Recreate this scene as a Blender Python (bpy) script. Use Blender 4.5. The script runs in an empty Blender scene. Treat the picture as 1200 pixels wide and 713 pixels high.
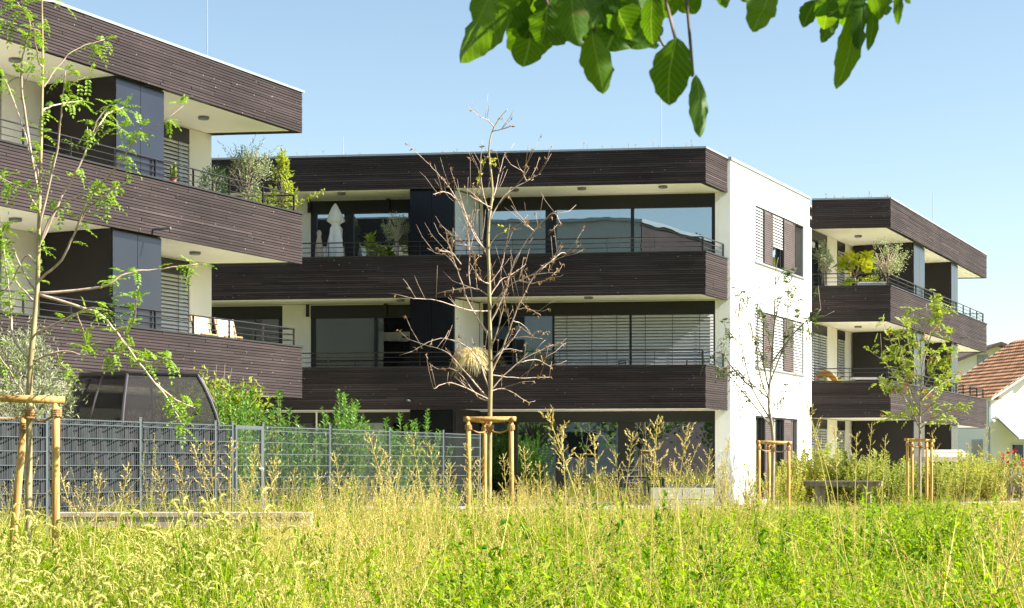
import bpy, bmesh, math, random
from mathutils import Vector, Quaternion, Matrix

# ------------------------------------------------------------------ camera, sky, sun, exposure
SC = bpy.context.scene
COL = SC.collection
EYE = 1.25          # camera height
F = 2000.0          # focal length in pixels of the 1200 px wide photograph
HOR = 548.0         # horizon row
cam = bpy.data.cameras.new('camera')
cam.sensor_fit = 'HORIZONTAL'; cam.sensor_width = 36.0; cam.lens = 36.0 * F / 1200
cam.shift_y = (HOR - 356.5) / 1200
cam.clip_start = 0.1; cam.clip_end = 3000
cam.dof.use_dof = True; cam.dof.focus_distance = 42; cam.dof.aperture_fstop = 15
camo = bpy.data.objects.new('camera', cam); COL.objects.link(camo)
camo.location = (0, 0, EYE); camo.rotation_euler = (math.radians(90), 0, 0)
SC.camera = camo

SUN_AZ, SUN_EL = math.radians(100), math.radians(40)
W = bpy.data.worlds.new('World'); SC.world = W; W.use_nodes = True
_n = W.node_tree.nodes
_sky = _n.new('ShaderNodeTexSky'); _sky.sky_type = 'NISHITA'; _sky.sun_disc = False
_sky.sun_elevation = SUN_EL; _sky.sun_rotation = SUN_AZ
_sky.altitude = 400; _sky.air_density = 1.0; _sky.dust_density = 1.0; _sky.ozone_density = 0.8
_tint = _n.new('ShaderNodeMix'); _tint.data_type = 'RGBA'; _tint.blend_type = 'MULTIPLY'; _tint.inputs['Factor'].default_value = 1; _tint.inputs[7].default_value = (1.04, 1.02, .93, 1)
W.node_tree.links.new(_sky.outputs[0], _tint.inputs[6]); W.node_tree.links.new(_tint.outputs[2], _n['Background'].inputs[0])
_n['Background'].inputs[1].default_value = 0.078
sl = bpy.data.lights.new('sun', 'SUN'); sl.energy = 5.0; sl.angle = math.radians(0.55); sl.color = (1, .95, .88)
slo = bpy.data.objects.new('sun', sl); COL.objects.link(slo)
SDIR = Vector((math.sin(SUN_AZ) * math.cos(SUN_EL), math.cos(SUN_AZ) * math.cos(SUN_EL), math.sin(SUN_EL)))
slo.rotation_euler = SDIR.to_track_quat('Z', 'Y').to_euler(); slo.location = SDIR * 60
SC.view_settings.view_transform = 'Standard'; SC.view_settings.look = 'None'
SC.view_settings.exposure = 1.5; SC.view_settings.gamma = 1
SC.cycles.max_bounces = 8; SC.cycles.transparent_max_bounces = 24

R = random.Random(7)

# ------------------------------------------------------------------ helpers
def tag(o, label=None, cat=None, group=None, kind=None):
    if label: o['label'] = label
    if cat: o['category'] = cat
    if group: o['group'] = group
    if kind: o['kind'] = kind
    return o

def empty(name, loc, label=None, cat=None, group=None):
    o = bpy.data.objects.new(name, None); COL.objects.link(o); o.location = loc
    o.empty_display_size = .2
    return tag(o, label, cat, group)

def wloc(o):
    v = Vector((0, 0, 0))
    while o is not None:
        v += Vector(o.location); o = o.parent
    return v

def copy_tree(o, parent=None):
    c = o.copy(); COL.objects.link(c)
    if parent: c.parent = parent
    for ch in list(o.children): copy_tree(ch, c)
    return c

class MB:
    def __init__(s): s.v = []; s.f = []; s.m = []
    def quad(s, a, b, c, d, mi=0):
        i = len(s.v); s.v += [tuple(a), tuple(b), tuple(c), tuple(d)]; s.f.append((i, i+1, i+2, i+3)); s.m.append(mi)
    def poly(s, pts, mi=0):
        i = len(s.v); s.v += [tuple(p) for p in pts]; s.f.append(tuple(range(i, i+len(pts)))); s.m.append(mi)
    def hexa(s, p, mi=0):   # 8 points: bottom 0-3 ccw, top 4-7
        i = len(s.v); s.v += [tuple(q) for q in p]
        for f in ((3,2,1,0),(4,5,6,7),(0,1,5,4),(1,2,6,5),(2,3,7,6),(3,0,4,7)):
            s.f.append(tuple(i+k for k in f)); s.m.append(mi)
    def obox(s, o, d, n, s0, s1, t0, t1, z0, z1, mi=0):
        def P(a, b, z): return (o[0]+d[0]*a+n[0]*b, o[1]+d[1]*a+n[1]*b, z)
        s.hexa([P(s0,t0,z0),P(s1,t0,z0),P(s1,t1,z0),P(s0,t1,z0),P(s0,t0,z1),P(s1,t0,z1),P(s1,t1,z1),P(s0,t1,z1)], mi)
    def box(s, c, sx, sy, sz, mi=0, rz=0):
        ca, sa = math.cos(rz), math.sin(rz)
        s.obox((c[0], c[1]), (ca, sa), (-sa, ca), -sx/2, sx/2, -sy/2, sy/2, c[2]-sz/2, c[2]+sz/2, mi)
    def prism(s, poly, z0, z1, mi=0):
        n = len(poly)
        s.poly([(p[0], p[1], z0) for p in reversed(poly)], mi); s.poly([(p[0], p[1], z1) for p in poly], mi)
        for i in range(n):
            a, b = poly[i], poly[(i+1) % n]
            s.quad((a[0],a[1],z0),(b[0],b[1],z0),(b[0],b[1],z1),(a[0],a[1],z1), mi)
    def tube(s, pts, rad, sides=6, mi=0, cap=True):
        pts = [Vector(p) for p in pts]; n = len(pts)
        if not hasattr(rad, '__len__'): rad = [rad]*n
        base = len(s.v); prev = None
        for i, p in enumerate(pts):
            t = (pts[min(i+1, n-1)] - pts[max(i-1, 0)])
            if t.length < 1e-9: t = Vector((0,0,1))
            t.normalize()
            if prev is None:
                u = t.orthogonal().normalized()
            else:
                u = prev - t*prev.dot(t)
                u = u.normalized() if u.length > 1e-6 else t.orthogonal().normalized()
            prev = u; w = t.cross(u)
            for k in range(sides):
                a = 2*math.pi*k/sides
                s.v.append(tuple(p + (u*math.cos(a) + w*math.sin(a))*rad[i]))
        for i in range(n-1):
            for k in range(sides):
                k2 = (k+1) % sides
                s.f.append((base+i*sides+k, base+i*sides+k2, base+(i+1)*sides+k2, base+(i+1)*sides+k)); s.m.append(mi)
        if cap:
            s.f.append(tuple(base+k for k in reversed(range(sides)))); s.m.append(mi)
            s.f.append(tuple(base+(n-1)*sides+k for k in range(sides))); s.m.append(mi)
    def lathe(s, c, prof, sides=16, mi=0):   # prof: (r, z) from bottom to top
        base = len(s.v)
        for r, z in prof:
            for k in range(sides):
                a = 2*math.pi*k/sides; s.v.append((c[0]+r*math.cos(a), c[1]+r*math.sin(a), c[2]+z))
        for i in range(len(prof)-1):
            for k in range(sides):
                k2 = (k+1) % sides
                s.f.append((base+i*sides+k, base+i*sides+k2, base+(i+1)*sides+k2, base+(i+1)*sides+k)); s.m.append(mi)
        s.f.append(tuple(base+k for k in reversed(range(sides)))); s.m.append(mi)
        s.f.append(tuple(base+(len(prof)-1)*sides+k for k in range(sides))); s.m.append(mi)
    def leaf(s, p, d, nrm, L, w, fold=.25, bend=.15, mi=0):   # 4 faces, pointed leaf folded along its midrib
        d = d.normalized(); sd = d.cross(nrm)
        if sd.length < 1e-5: sd = d.orthogonal()
        sd.normalize(); up = sd.cross(d)
        i = len(s.v)
        m1 = p + d*L*.45; tip = p + d*L - up*L*bend
        s.v += [tuple(p), tuple(m1 + sd*w/2 + up*w*fold), tuple(tip), tuple(m1 - sd*w/2 + up*w*fold), tuple(m1)]
        for f in ((0,4,1),(1,4,2),(0,3,4),(4,3,2)):
            s.f.append((i+f[0], i+f[1], i+f[2])); s.m.append(mi)
    def build(s, name, mats, parent=None, smooth=False, link=True, origin=None):
        if not isinstance(mats, (list, tuple)): mats = [mats]
        off = wloc(parent) if parent is not None else Vector((0,0,0))
        if origin is not None: off = off + Vector(origin) if parent is not None else Vector(origin)
        me = bpy.data.meshes.new(name)
        ox, oy, oz = off
        me.from_pydata([(x-ox, y-oy, z-oz) for x, y, z in s.v], [], s.f)
        for m in mats: me.materials.append(m)
        if len(mats) > 1: me.polygons.foreach_set('material_index', s.m)
        if smooth: me.polygons.foreach_set('use_smooth', [True]*len(me.polygons))
        me.update()
        o = bpy.data.objects.new(name, me)
        if link: COL.objects.link(o)
        if parent is not None:
            o.parent = parent
            if origin is not None: o.location = origin
        elif origin is not None: o.location = origin
        return o

def px(x, y, Y):
    """world point seen at photo pixel (x, y) at depth Y"""
    return Vector(((x-600)/F*Y, Y, EYE + (HOR-y)/F*Y))

def smooth_path(pts, sub=4):
    pts = [Vector(p) for p in pts]
    if len(pts) < 3: return pts
    out = []
    for i in range(len(pts)-1):
        p0 = pts[max(i-1,0)]; p1 = pts[i]; p2 = pts[i+1]; p3 = pts[min(i+2,len(pts)-1)]
        for k in range(sub):
            t = k/sub
            out.append(.5*((2*p1)+(p2-p0)*t+(2*p0-5*p1+4*p2-p3)*t*t+(3*p1-p0-3*p2+p3)*t**3))
    out.append(pts[-1]); return out

def rdir(rng, zmin=-1, zmax=1):
    a = rng.uniform(0, 2*math.pi); z = rng.uniform(zmin, zmax); q = math.sqrt(max(0, 1-z*z))
    return Vector((q*math.cos(a), q*math.sin(a), z))

# ------------------------------------------------------------------ materials
def newmat(name):
    m = bpy.data.materials.new(name); m.use_nodes = True
    nt = m.node_tree; b = nt.nodes['Principled BSDF']
    return m, nt, b

def N(nt, typ, **kw):
    n = nt.nodes.new(typ)
    for k, v in kw.items(): setattr(n, k, v)
    return n

def plain(name, col, rough=.6, metal=0, var=.12, scale=6, bump=0, bscale=60, spec=.5):
    m, nt, b = newmat(name); L = nt.links.new
    b.inputs['Roughness'].default_value = rough; b.inputs['Metallic'].default_value = metal
    b.inputs['Specular IOR Level'].default_value = spec
    tc = N(nt, 'ShaderNodeTexCoord')
    no = N(nt, 'ShaderNodeTexNoise'); no.inputs['Scale'].default_value = scale; no.inputs['Detail'].default_value = 5
    L(tc.outputs['Object'], no.inputs['Vector'])
    mr = N(nt, 'ShaderNodeMapRange'); mr.inputs['From Min'].default_value = .3; mr.inputs['From Max'].default_value = .7
    mr.inputs['To Min'].default_value = 1-var; mr.inputs['To Max'].default_value = 1+var
    L(no.outputs['Fac'], mr.inputs['Value'])
    mx = N(nt, 'ShaderNodeMix', data_type='RGBA', blend_type='MULTIPLY'); mx.inputs['Factor'].default_value = 1
    mx.inputs[6].default_value = (*col, 1); L(mr.outputs[0], mx.inputs[7]); L(mx.outputs[2], b.inputs['Base Color'])
    if bump:
        n2 = N(nt, 'ShaderNodeTexNoise'); n2.inputs['Scale'].default_value = bscale; n2.inputs['Detail'].default_value = 4
        L(tc.outputs['Object'], n2.inputs['Vector'])
        bp = N(nt, 'ShaderNodeBump'); bp.inputs['Strength'].default_value = bump; bp.inputs['Distance'].default_value = .02
        L(n2.outputs['Fac'], bp.inputs['Height']); L(bp.outputs[0], b.inputs['Normal'])
    return m

def leafmat(name, c1, c2, trans=.35, rough=.5, tcol=None, spec=.35, c3=None):
    m, nt, b = newmat(name); L = nt.links.new
    b.inputs['Roughness'].default_value = rough; b.inputs['Specular IOR Level'].default_value = spec
    g = N(nt, 'ShaderNodeNewGeometry'); oi = N(nt, 'ShaderNodeObjectInfo')
    ad = N(nt, 'ShaderNodeMath', operation='ADD'); L(g.outputs['Random Per Island'], ad.inputs[0]); L(oi.outputs['Random'], ad.inputs[1])
    ha = N(nt, 'ShaderNodeMath', operation='MULTIPLY'); ha.inputs[1].default_value = .5; L(ad.outputs[0], ha.inputs[0])
    cr = N(nt, 'ShaderNodeValToRGB'); L(ha.outputs[0], cr.inputs[0])
    cr.color_ramp.elements[0].color = (*c1, 1); cr.color_ramp.elements[1].color = (*c2, 1)
    cr.color_ramp.elements[0].position = .15; cr.color_ramp.elements[1].position = .8
    if c3: e = cr.color_ramp.elements.new(.95); e.color = (*c3, 1)
    L(cr.outputs[0], b.inputs['Base Color'])
    tr = N(nt, 'ShaderNodeBsdfTranslucent')
    mx = N(nt, 'ShaderNodeMix', data_type='RGBA', blend_type='MULTIPLY'); mx.inputs['Factor'].default_value = 1
    L(cr.outputs[0], mx.inputs[6]); mx.inputs[7].default_value = (*(tcol or (1.5, 1.5, .7)), 1)
    L(mx.outputs[2], tr.inputs['Color'])
    ms = N(nt, 'ShaderNodeMixShader'); ms.inputs[0].default_value = trans
    L(b.outputs[0], ms.inputs[1]); L(tr.outputs[0], ms.inputs[2]); L(ms.outputs[0], nt.nodes['Material Output'].inputs['Surface'])
    return m

def claddingmat(name, c1, c2):
    """dark stained timber battens: tone per plank, grain along the plank, pale knots and screw heads"""
    m, nt, b = newmat(name); L = nt.links.new
    b.inputs['Roughness'].default_value = .7; b.inputs['Specular IOR Level'].default_value = .2
    g = N(nt, 'ShaderNodeNewGeometry'); tc = N(nt, 'ShaderNodeTexCoord')
    cr = N(nt, 'ShaderNodeValToRGB'); L(g.outputs['Random Per Island'], cr.inputs[0])
    cr.color_ramp.elements[0].color = (*c1, 1); cr.color_ramp.elements[1].color = (*c2, 1)
    e = cr.color_ramp.elements.new(.96); e.color = (c2[0]*1.1, c2[1]*1.1, c2[2]*1.12, 1)
    e = cr.color_ramp.elements.new(.99); e.color = (c2[0]*1.6, c2[1]*1.6, c2[2]*1.6, 1)
    mp = N(nt, 'ShaderNodeMapping'); mp.inputs['Scale'].default_value = (1.2, 1.2, 55); L(tc.outputs['Object'], mp.inputs[0])
    no = N(nt, 'ShaderNodeTexNoise'); no.inputs['Scale'].default_value = 1.6; no.inputs['Detail'].default_value = 6; L(mp.outputs[0], no.inputs['Vector'])
    mr = N(nt, 'ShaderNodeMapRange'); mr.inputs['From Min'].default_value = .3; mr.inputs['From Max'].default_value = .72
    mr.inputs['To Min'].default_value = .74; mr.inputs['To Max'].default_value = 1.28; L(no.outputs['Fac'], mr.inputs['Value'])
    mx = N(nt, 'ShaderNodeMix', data_type='RGBA', blend_type='MULTIPLY'); mx.inputs['Factor'].default_value = 1
    L(cr.outputs[0], mx.inputs[6]); L(mr.outputs[0], mx.inputs[7])
    fn = N(nt, 'ShaderNodeTexNoise'); fn.inputs['Scale'].default_value = .55; fn.inputs['Detail'].default_value = 5; L(tc.outputs['Object'], fn.inputs['Vector'])
    fr = N(nt, 'ShaderNodeMapRange'); fr.inputs['From Min'].default_value = .3; fr.inputs['From Max'].default_value = .7; fr.inputs['To Min'].default_value = .78; fr.inputs['To Max'].default_value = 1.22; L(fn.outputs['Fac'], fr.inputs['Value'])
    mf = N(nt, 'ShaderNodeMix', data_type='RGBA', blend_type='MULTIPLY'); mf.inputs['Factor'].default_value = 1; L(mx.outputs[2], mf.inputs[6]); L(fr.outputs[0], mf.inputs[7]); mx = mf
    vo = N(nt, 'ShaderNodeTexVoronoi'); vo.inputs['Scale'].default_value = 6.5; L(tc.outputs['Object'], vo.inputs['Vector'])
    lt = N(nt, 'ShaderNodeMath', operation='LESS_THAN'); lt.inputs[1].default_value = .085; L(vo.outputs['Distance'], lt.inputs[0])
    rr = N(nt, 'ShaderNodeMath', operation='MULTIPLY'); L(lt.outputs[0], rr.inputs[0])
    sep = N(nt, 'ShaderNodeSeparateColor'); L(vo.outputs['Color'], sep.inputs[0]); L(sep.outputs[0], rr.inputs[1])
    m2 = N(nt, 'ShaderNodeMix', data_type='RGBA'); L(rr.outputs[0], m2.inputs['Factor']); L(mx.outputs[2], m2.inputs[6]); m2.inputs[7].default_value = (.34, .31, .28, 1)
    L(m2.outputs[2], b.inputs['Base Color'])
    return m

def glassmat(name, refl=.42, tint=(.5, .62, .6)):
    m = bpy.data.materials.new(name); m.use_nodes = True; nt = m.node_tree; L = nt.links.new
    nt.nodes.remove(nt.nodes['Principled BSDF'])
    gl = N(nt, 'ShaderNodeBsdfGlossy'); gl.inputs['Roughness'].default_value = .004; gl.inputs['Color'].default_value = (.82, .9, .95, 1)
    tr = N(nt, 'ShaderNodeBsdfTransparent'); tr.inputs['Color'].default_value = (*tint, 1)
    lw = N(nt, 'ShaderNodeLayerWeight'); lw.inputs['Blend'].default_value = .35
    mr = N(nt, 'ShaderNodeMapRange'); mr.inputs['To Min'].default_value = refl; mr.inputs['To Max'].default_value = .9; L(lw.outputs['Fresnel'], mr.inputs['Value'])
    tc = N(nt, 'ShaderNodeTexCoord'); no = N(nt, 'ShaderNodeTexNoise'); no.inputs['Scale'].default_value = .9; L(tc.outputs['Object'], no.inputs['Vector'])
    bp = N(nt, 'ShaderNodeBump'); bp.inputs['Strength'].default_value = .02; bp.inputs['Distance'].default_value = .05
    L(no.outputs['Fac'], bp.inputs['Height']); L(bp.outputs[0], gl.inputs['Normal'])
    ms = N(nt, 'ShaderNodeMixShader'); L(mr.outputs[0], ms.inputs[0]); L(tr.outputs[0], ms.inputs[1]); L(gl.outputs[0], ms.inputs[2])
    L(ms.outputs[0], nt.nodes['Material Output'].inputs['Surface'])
    return m

def meshmat(name, col, alpha):
    m = bpy.data.materials.new(name); m.use_nodes = True; nt = m.node_tree; L = nt.links.new
    b = nt.nodes['Principled BSDF']; b.inputs['Base Color'].default_value = (*col, 1); b.inputs['Roughness'].default_value = .8
    tr = N(nt, 'ShaderNodeBsdfTransparent'); tc = N(nt, 'ShaderNodeTexCoord')
    no = N(nt, 'ShaderNodeTexNoise'); no.inputs['Scale'].default_value = 45; L(tc.outputs['Object'], no.inputs['Vector'])
    mr = N(nt, 'ShaderNodeMapRange'); mr.inputs['From Min'].default_value = .3; mr.inputs['From Max'].default_value = .7
    mr.inputs['To Min'].default_value = alpha-.1; mr.inputs['To Max'].default_value = min(1, alpha+.1); L(no.outputs['Fac'], mr.inputs['Value'])
    ms = N(nt, 'ShaderNodeMixShader'); L(mr.outputs[0], ms.inputs[0]); L(tr.outputs[0], ms.inputs[1]); L(b.outputs[0], ms.inputs[2])
    L(ms.outputs[0], nt.nodes['Material Output'].inputs['Surface'])
    return m

def barkmat(name, c1, c2, scale=14, zs=.25):
    m, nt, b = newmat(name); L = nt.links.new; b.inputs['Roughness'].default_value = .75
    tc = N(nt, 'ShaderNodeTexCoord'); mp = N(nt, 'ShaderNodeMapping'); mp.inputs['Scale'].default_value = (1, 1, zs); L(tc.outputs['Object'], mp.inputs[0])
    no = N(nt, 'ShaderNodeTexNoise'); no.inputs['Scale'].default_value = scale; no.inputs['Detail'].default_value = 6; L(mp.outputs[0], no.inputs['Vector'])
    cr = N(nt, 'ShaderNodeValToRGB'); L(no.outputs['Fac'], cr.inputs[0])
    cr.color_ramp.elements[0].color = (*c1, 1); cr.color_ramp.elements[0].position = .35
    cr.color_ramp.elements[1].color = (*c2, 1); cr.color_ramp.elements[1].position = .65
    L(cr.outputs[0], b.inputs['Base Color']); return m

def rooftile():
    m, nt, b = newmat('roof_tiles'); L = nt.links.new; b.inputs['Roughness'].default_value = .85
    g = N(nt, 'ShaderNodeNewGeometry'); cr = N(nt, 'ShaderNodeValToRGB'); L(g.outputs['Random Per Island'], cr.inputs[0])
    cr.color_ramp.elements[0].color = (.24, .11, .055, 1); cr.color_ramp.elements[1].color = (.50, .26, .13, 1)
    L(cr.outputs[0], b.inputs['Base Color']); return m

M = {}
M['clad'] = claddingmat('dark_cladding', (.036, .026, .025), (.050, .0365, .0355))
M['render'] = plain('cream_render', (.86, .82, .70), .9, var=.05, scale=1.2, bump=.5, bscale=70)
M['white'] = plain('white_render', (.86, .845, .78), .9, var=.03, scale=1.1, bump=.35, bscale=70)
M['soffit'] = plain('cream_soffit', (.92, .885, .76), .9, var=.03, scale=1)
M['darkframe'] = plain('dark_frame', (.010, .009, .0095), .45, var=.1)
M['darkwood'] = plain('dark_panel_board', (.010, .0075, .007), .6, var=.25, scale=2)
M['railing'] = plain('railing_paint', (.055, .05, .05), .35, metal=.5, var=.08)
M['panel'] = plain('blue_grey_panel', (.075, .08, .10), .25, metal=.85, var=.05, scale=1)
M['zinc'] = plain('zinc_coping', (.33, .36, .39), .5, metal=.3, var=.06)
M['blind'] = plain('blind_slat', (.55, .55, .52), .45, metal=.1, var=.05)
M['blindtape'] = plain('blind_tape', (.12, .12, .12), .7)
M['shutter'] = plain('shutter_wood', (.11, .085, .08), .6, var=.2, scale=5)
M['glass'] = glassmat('window_glass')
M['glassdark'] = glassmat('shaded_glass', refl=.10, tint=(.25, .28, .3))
M['interior'] = plain('room_paint', (.30, .30, .27), .9, var=.06)
M['floor'] = plain('room_floor', (.16, .11, .07), .5, var=.1)
M['curtain'] = plain('curtain_cloth', (.5, .58, .62), .9, var=.06, scale=10)
M['lampmetal'] = plain('lamp_metal', (.2, .2, .2), .4, metal=.5)
M['concrete'] = plain('pale_concrete', (.58, .56, .51), .9, var=.12, scale=8, bump=.4)
M['gravel'] = plain('roof_gravel', (.35, .33, .30), .95, var=.3, scale=30, bump=.5)
M['fencemetal'] = plain('fence_metal', (.125, .147, .155), .4, metal=.35, var=.05)
M['privacy'] = plain('privacy_strip', (.034, .037, .039), .75, var=.12)
M['stake'] = barkmat('peeled_stake', (.40, .20, .05), (.74, .46, .14), 34, .09)
M['rope'] = plain('coir_rope', (.42, .25, .10), .95, var=.25, scale=40, bump=.6)
M['timber'] = barkmat('weathered_timber', (.36, .28, .20), (.56, .46, .36), 10)
M['timberdark'] = barkmat('brown_timber', (.17, .12, .09), (.34, .26, .2), 10)
M['alu'] = plain('brushed_metal', (.17, .15, .145), .35, metal=.8, var=.05)
M['gauze'] = meshmat('dark_gauze', (.022, .018, .017), .66)
M['bark_green'] = barkmat('green_bark', (.27, .22, .10), (.46, .38, .18), 20)
M['bark_pink'] = barkmat('pinkish_twig', (.40, .28, .21), (.62, .48, .37), 20)
M['bark_grey'] = barkmat('grey_bark', (.22, .17, .12), (.40, .33, .24), 20)
M['bark_dark'] = barkmat('brown_bark', (.10, .07, .045), (.2, .15, .1), 20)
M['leaf_locust'] = leafmat('locust_leaf', (.14, .28, .02), (.34, .48, .05), .4)
M['leaf_rowan'] = leafmat('rowan_leaf', (.12, .20, .03), (.40, .45, .08), .42, c3=(.55, .38, .05))
M['leaf_sparse'] = leafmat('sparse_rowan_leaf', (.07, .12, .03), (.20, .26, .08), .3, c3=(.30, .2, .06))
M['leaf_dead'] = leafmat('dry_leaf', (.22, .11, .05), (.40, .25, .12), .2)
M['leaf_yellow'] = leafmat('yellow_leaf', (.40, .38, .03), (.5, .5, .06), .4)
M['leaf_olive'] = leafmat('olive_leaf', (.16, .20, .10), (.46, .50, .30), .2)
M['leaf_laurel'] = leafmat('laurel_leaf', (.06, .16, .02), (.18, .34, .05), .3, rough=.35, spec=.5)
M['leaf_lime'] = leafmat('lime_leaf', (.22, .30, .03), (.48, .50, .08), .4)
M['leaf_hedge'] = leafmat('hedge_leaf', (.15, .21, .03), (.44, .44, .09), .35, c3=(.42, .24, .07))
M['leaf_dark'] = leafmat('dark_leaf', (.03, .07, .02), (.07, .14, .03), .25)
M['leaf_far'] = plain('hazed_conifer', (.06, .10, .10), .9)  # distance haze mixed into the green: lighter and bluer
M['leaf_fig'] = leafmat('fig_leaf', (.13, .26, .02), (.48, .46, .02), .25)
M['leaf_walnut'] = leafmat('walnut_leaf', (.05, .14, .006), (.15, .30, .012), .55, rough=.45, tcol=(2.0, 1.6, .3), spec=.3)
M['berry'] = plain('orange_berry', (.7, .10, .02), .35)
M['rose'] = plain('red_petal', (.65, .03, .05), .5)
M['pampas'] = leafmat('dry_tuft', (.58, .47, .2), (.8, .72, .42), .4, tcol=(1.2, 1.1, .8))
M['pot'] = plain('dark_pot', (.09, .085, .08), .6)
M['potwhite'] = plain('pale_pot', (.62, .60, .56), .7)
M['terracotta'] = plain('terracotta', (.42, .17, .09), .8)
M['canvas'] = plain('white_canvas', (.78, .76, .70), .9, var=.05)
M['beigecanvas'] = plain('beige_canvas', (.46, .38, .29), .9, var=.1)
M['chairwood'] = plain('chair_wood', (.50, .30, .12), .6, var=.15)
M['wicker'] = plain('wicker', (.60, .33, .09), .7, var=.2, scale=40)
M['blacktable'] = plain('black_furniture', (.03, .03, .032), .5)
M['tile'] = rooftile()
M['darktile'] = plain('brown_roof_tiles', (.10, .07, .055), .85, var=.3, scale=9, bump=.5, bscale=20)
M['awning'] = plain('awning_cloth', (.30, .30, .31), .9, var=.03)
M['greywall'] = plain('grey_render', (.42, .43, .42), .9, var=.04)
M['green_glaze'] = plain('planter_tile', (.55, .53, .5), .7)
# meadow
M['g_green'] = leafmat('meadow_green', (.12, .23, .005), (.43, .50, .028), .42, rough=.6, spec=.15, tcol=(1.5, 1.5, .3))
M['g_lush'] = leafmat('meadow_lush', (.06, .18, .005), (.34, .48, .02), .42, rough=.55, spec=.18, tcol=(1.5, 1.5, .25))
M['g_straw'] = leafmat('meadow_straw', (.42, .35, .07), (.74, .64, .20), .3, rough=.65, tcol=(1.15, 1.1, .6), spec=.15)
M['g_fox'] = leafmat('foxtail_spike', (.42, .44, .09), (.70, .66, .23), .4, rough=.7, tcol=(1.2, 1.15, .7))
M['g_plume'] = leafmat('plume_seed', (.54, .42, .13), (.76, .64, .26), .3, rough=.7, tcol=(1.15, 1.05, .8))
M['g_violet'] = leafmat('violet_flower', (.35, .2, .4), (.5, .35, .5), .3)

def veins(m):
    nt = m.node_tree; L = nt.links.new; b = nt.nodes['Principled BSDF']; uv = N(nt, 'ShaderNodeUVMap'); uv.uv_map = 'leaf'; sp = N(nt, 'ShaderNodeSeparateXYZ'); L(uv.outputs[0], sp.inputs[0])
    def mth(op, a, bb=None):
        q = N(nt, 'ShaderNodeMath', operation=op)
        for i, v in enumerate((a, bb)):
            if v is None: continue
            if hasattr(v, 'type'): L(v, q.inputs[i])
            else: q.inputs[i].default_value = v
        return q.outputs[0]
    av = mth('ABSOLUTE', sp.outputs['Y']); ph = mth('SUBTRACT', mth('MULTIPLY', sp.outputs['X'], 9.0), mth('MULTIPLY', av, 5.0)); fr = mth('ABSOLUTE', mth('SUBTRACT', mth('FRACT', ph), .5))
    side = mth('LESS_THAN', fr, .07); mid = mth('LESS_THAN', av, .022); v = mth('MAXIMUM', mth('MULTIPLY', side, .55), mid)
    no = N(nt, 'ShaderNodeTexNoise'); no.inputs['Scale'].default_value = 30; no.inputs['Detail'].default_value = 5; bl = mth('MULTIPLY', mth('GREATER_THAN', no.outputs['Fac'], .68), .5)
    lk = b.inputs['Base Color'].links[0].from_socket; tr = next(n for n in nt.nodes if n.type == 'BSDF_TRANSLUCENT'); tl = tr.inputs['Color'].links[0].from_socket
    for src, dst, c1 in ((lk, b.inputs['Base Color'], (.22, .34, .05, 1)), (tl, tr.inputs['Color'], (.42, .55, .06, 1))):
        a = N(nt, 'ShaderNodeMix', data_type='RGBA'); L(mth('MULTIPLY', v, .6), a.inputs['Factor']); L(src, a.inputs[6]); a.inputs[7].default_value = c1
        c = N(nt, 'ShaderNodeMix', data_type='RGBA'); L(bl, c.inputs['Factor']); L(a.outputs[2], c.inputs[6]); c.inputs[7].default_value = (.16, .13, .03, 1); L(c.outputs[2], dst)
    bp = N(nt, 'ShaderNodeBump'); bp.inputs['Strength'].default_value = .5; bp.inputs['Distance'].default_value = .002; bp.invert = True; L(v, bp.inputs['Height']); L(bp.outputs[0], b.inputs['Normal'])
veins(M['leaf_walnut'])

# ------------------------------------------------------------------ plan of the place
UP = Vector((0, 0, 1))
d1 = Vector((.4382, .8989)); n1 = Vector((.8989, -.4382))       # long sides, running away to the right, and their outward normal
d2 = Vector((-.9919, .1272)); n2 = Vector((-.1272, -.9919))     # fronts, running left, and their outward normal
PA = Vector((-4.67, 37.8)); PB = Vector((5.02, 44.4)); PC = Vector((11.67, 52.7)); RB = Vector((5.88, 45.95))
GZ = .2            # level of the terraces
Z = dict(roof=9.55, fas=8.65, p2t=6.85, p2b=5.75, f2=6.1, p1t=3.9, p1b=2.78, f1=3.15, f0=.22)

def s_at(o, d, x):
    """distance along line o + s d to where photo column x crosses it"""
    k = (x-600)/F
    return (k*o[1]-o[0])/(d[0]-k*d[1])

def meet(o, d, q, e):
    """s, t with o + s d = q + t e"""
    det = d[0]*-e[1] + e[0]*d[1]
    rx, ry = q[0]-o[0], q[1]-o[1]
    return ((rx*-e[1] + e[0]*ry)/det, (d[0]*ry - d[1]*rx)/det)

def ground_z(y):
    t = min(1, max(0, (y-13)/7)); return GZ*t*t*(3-2*t)

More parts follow.
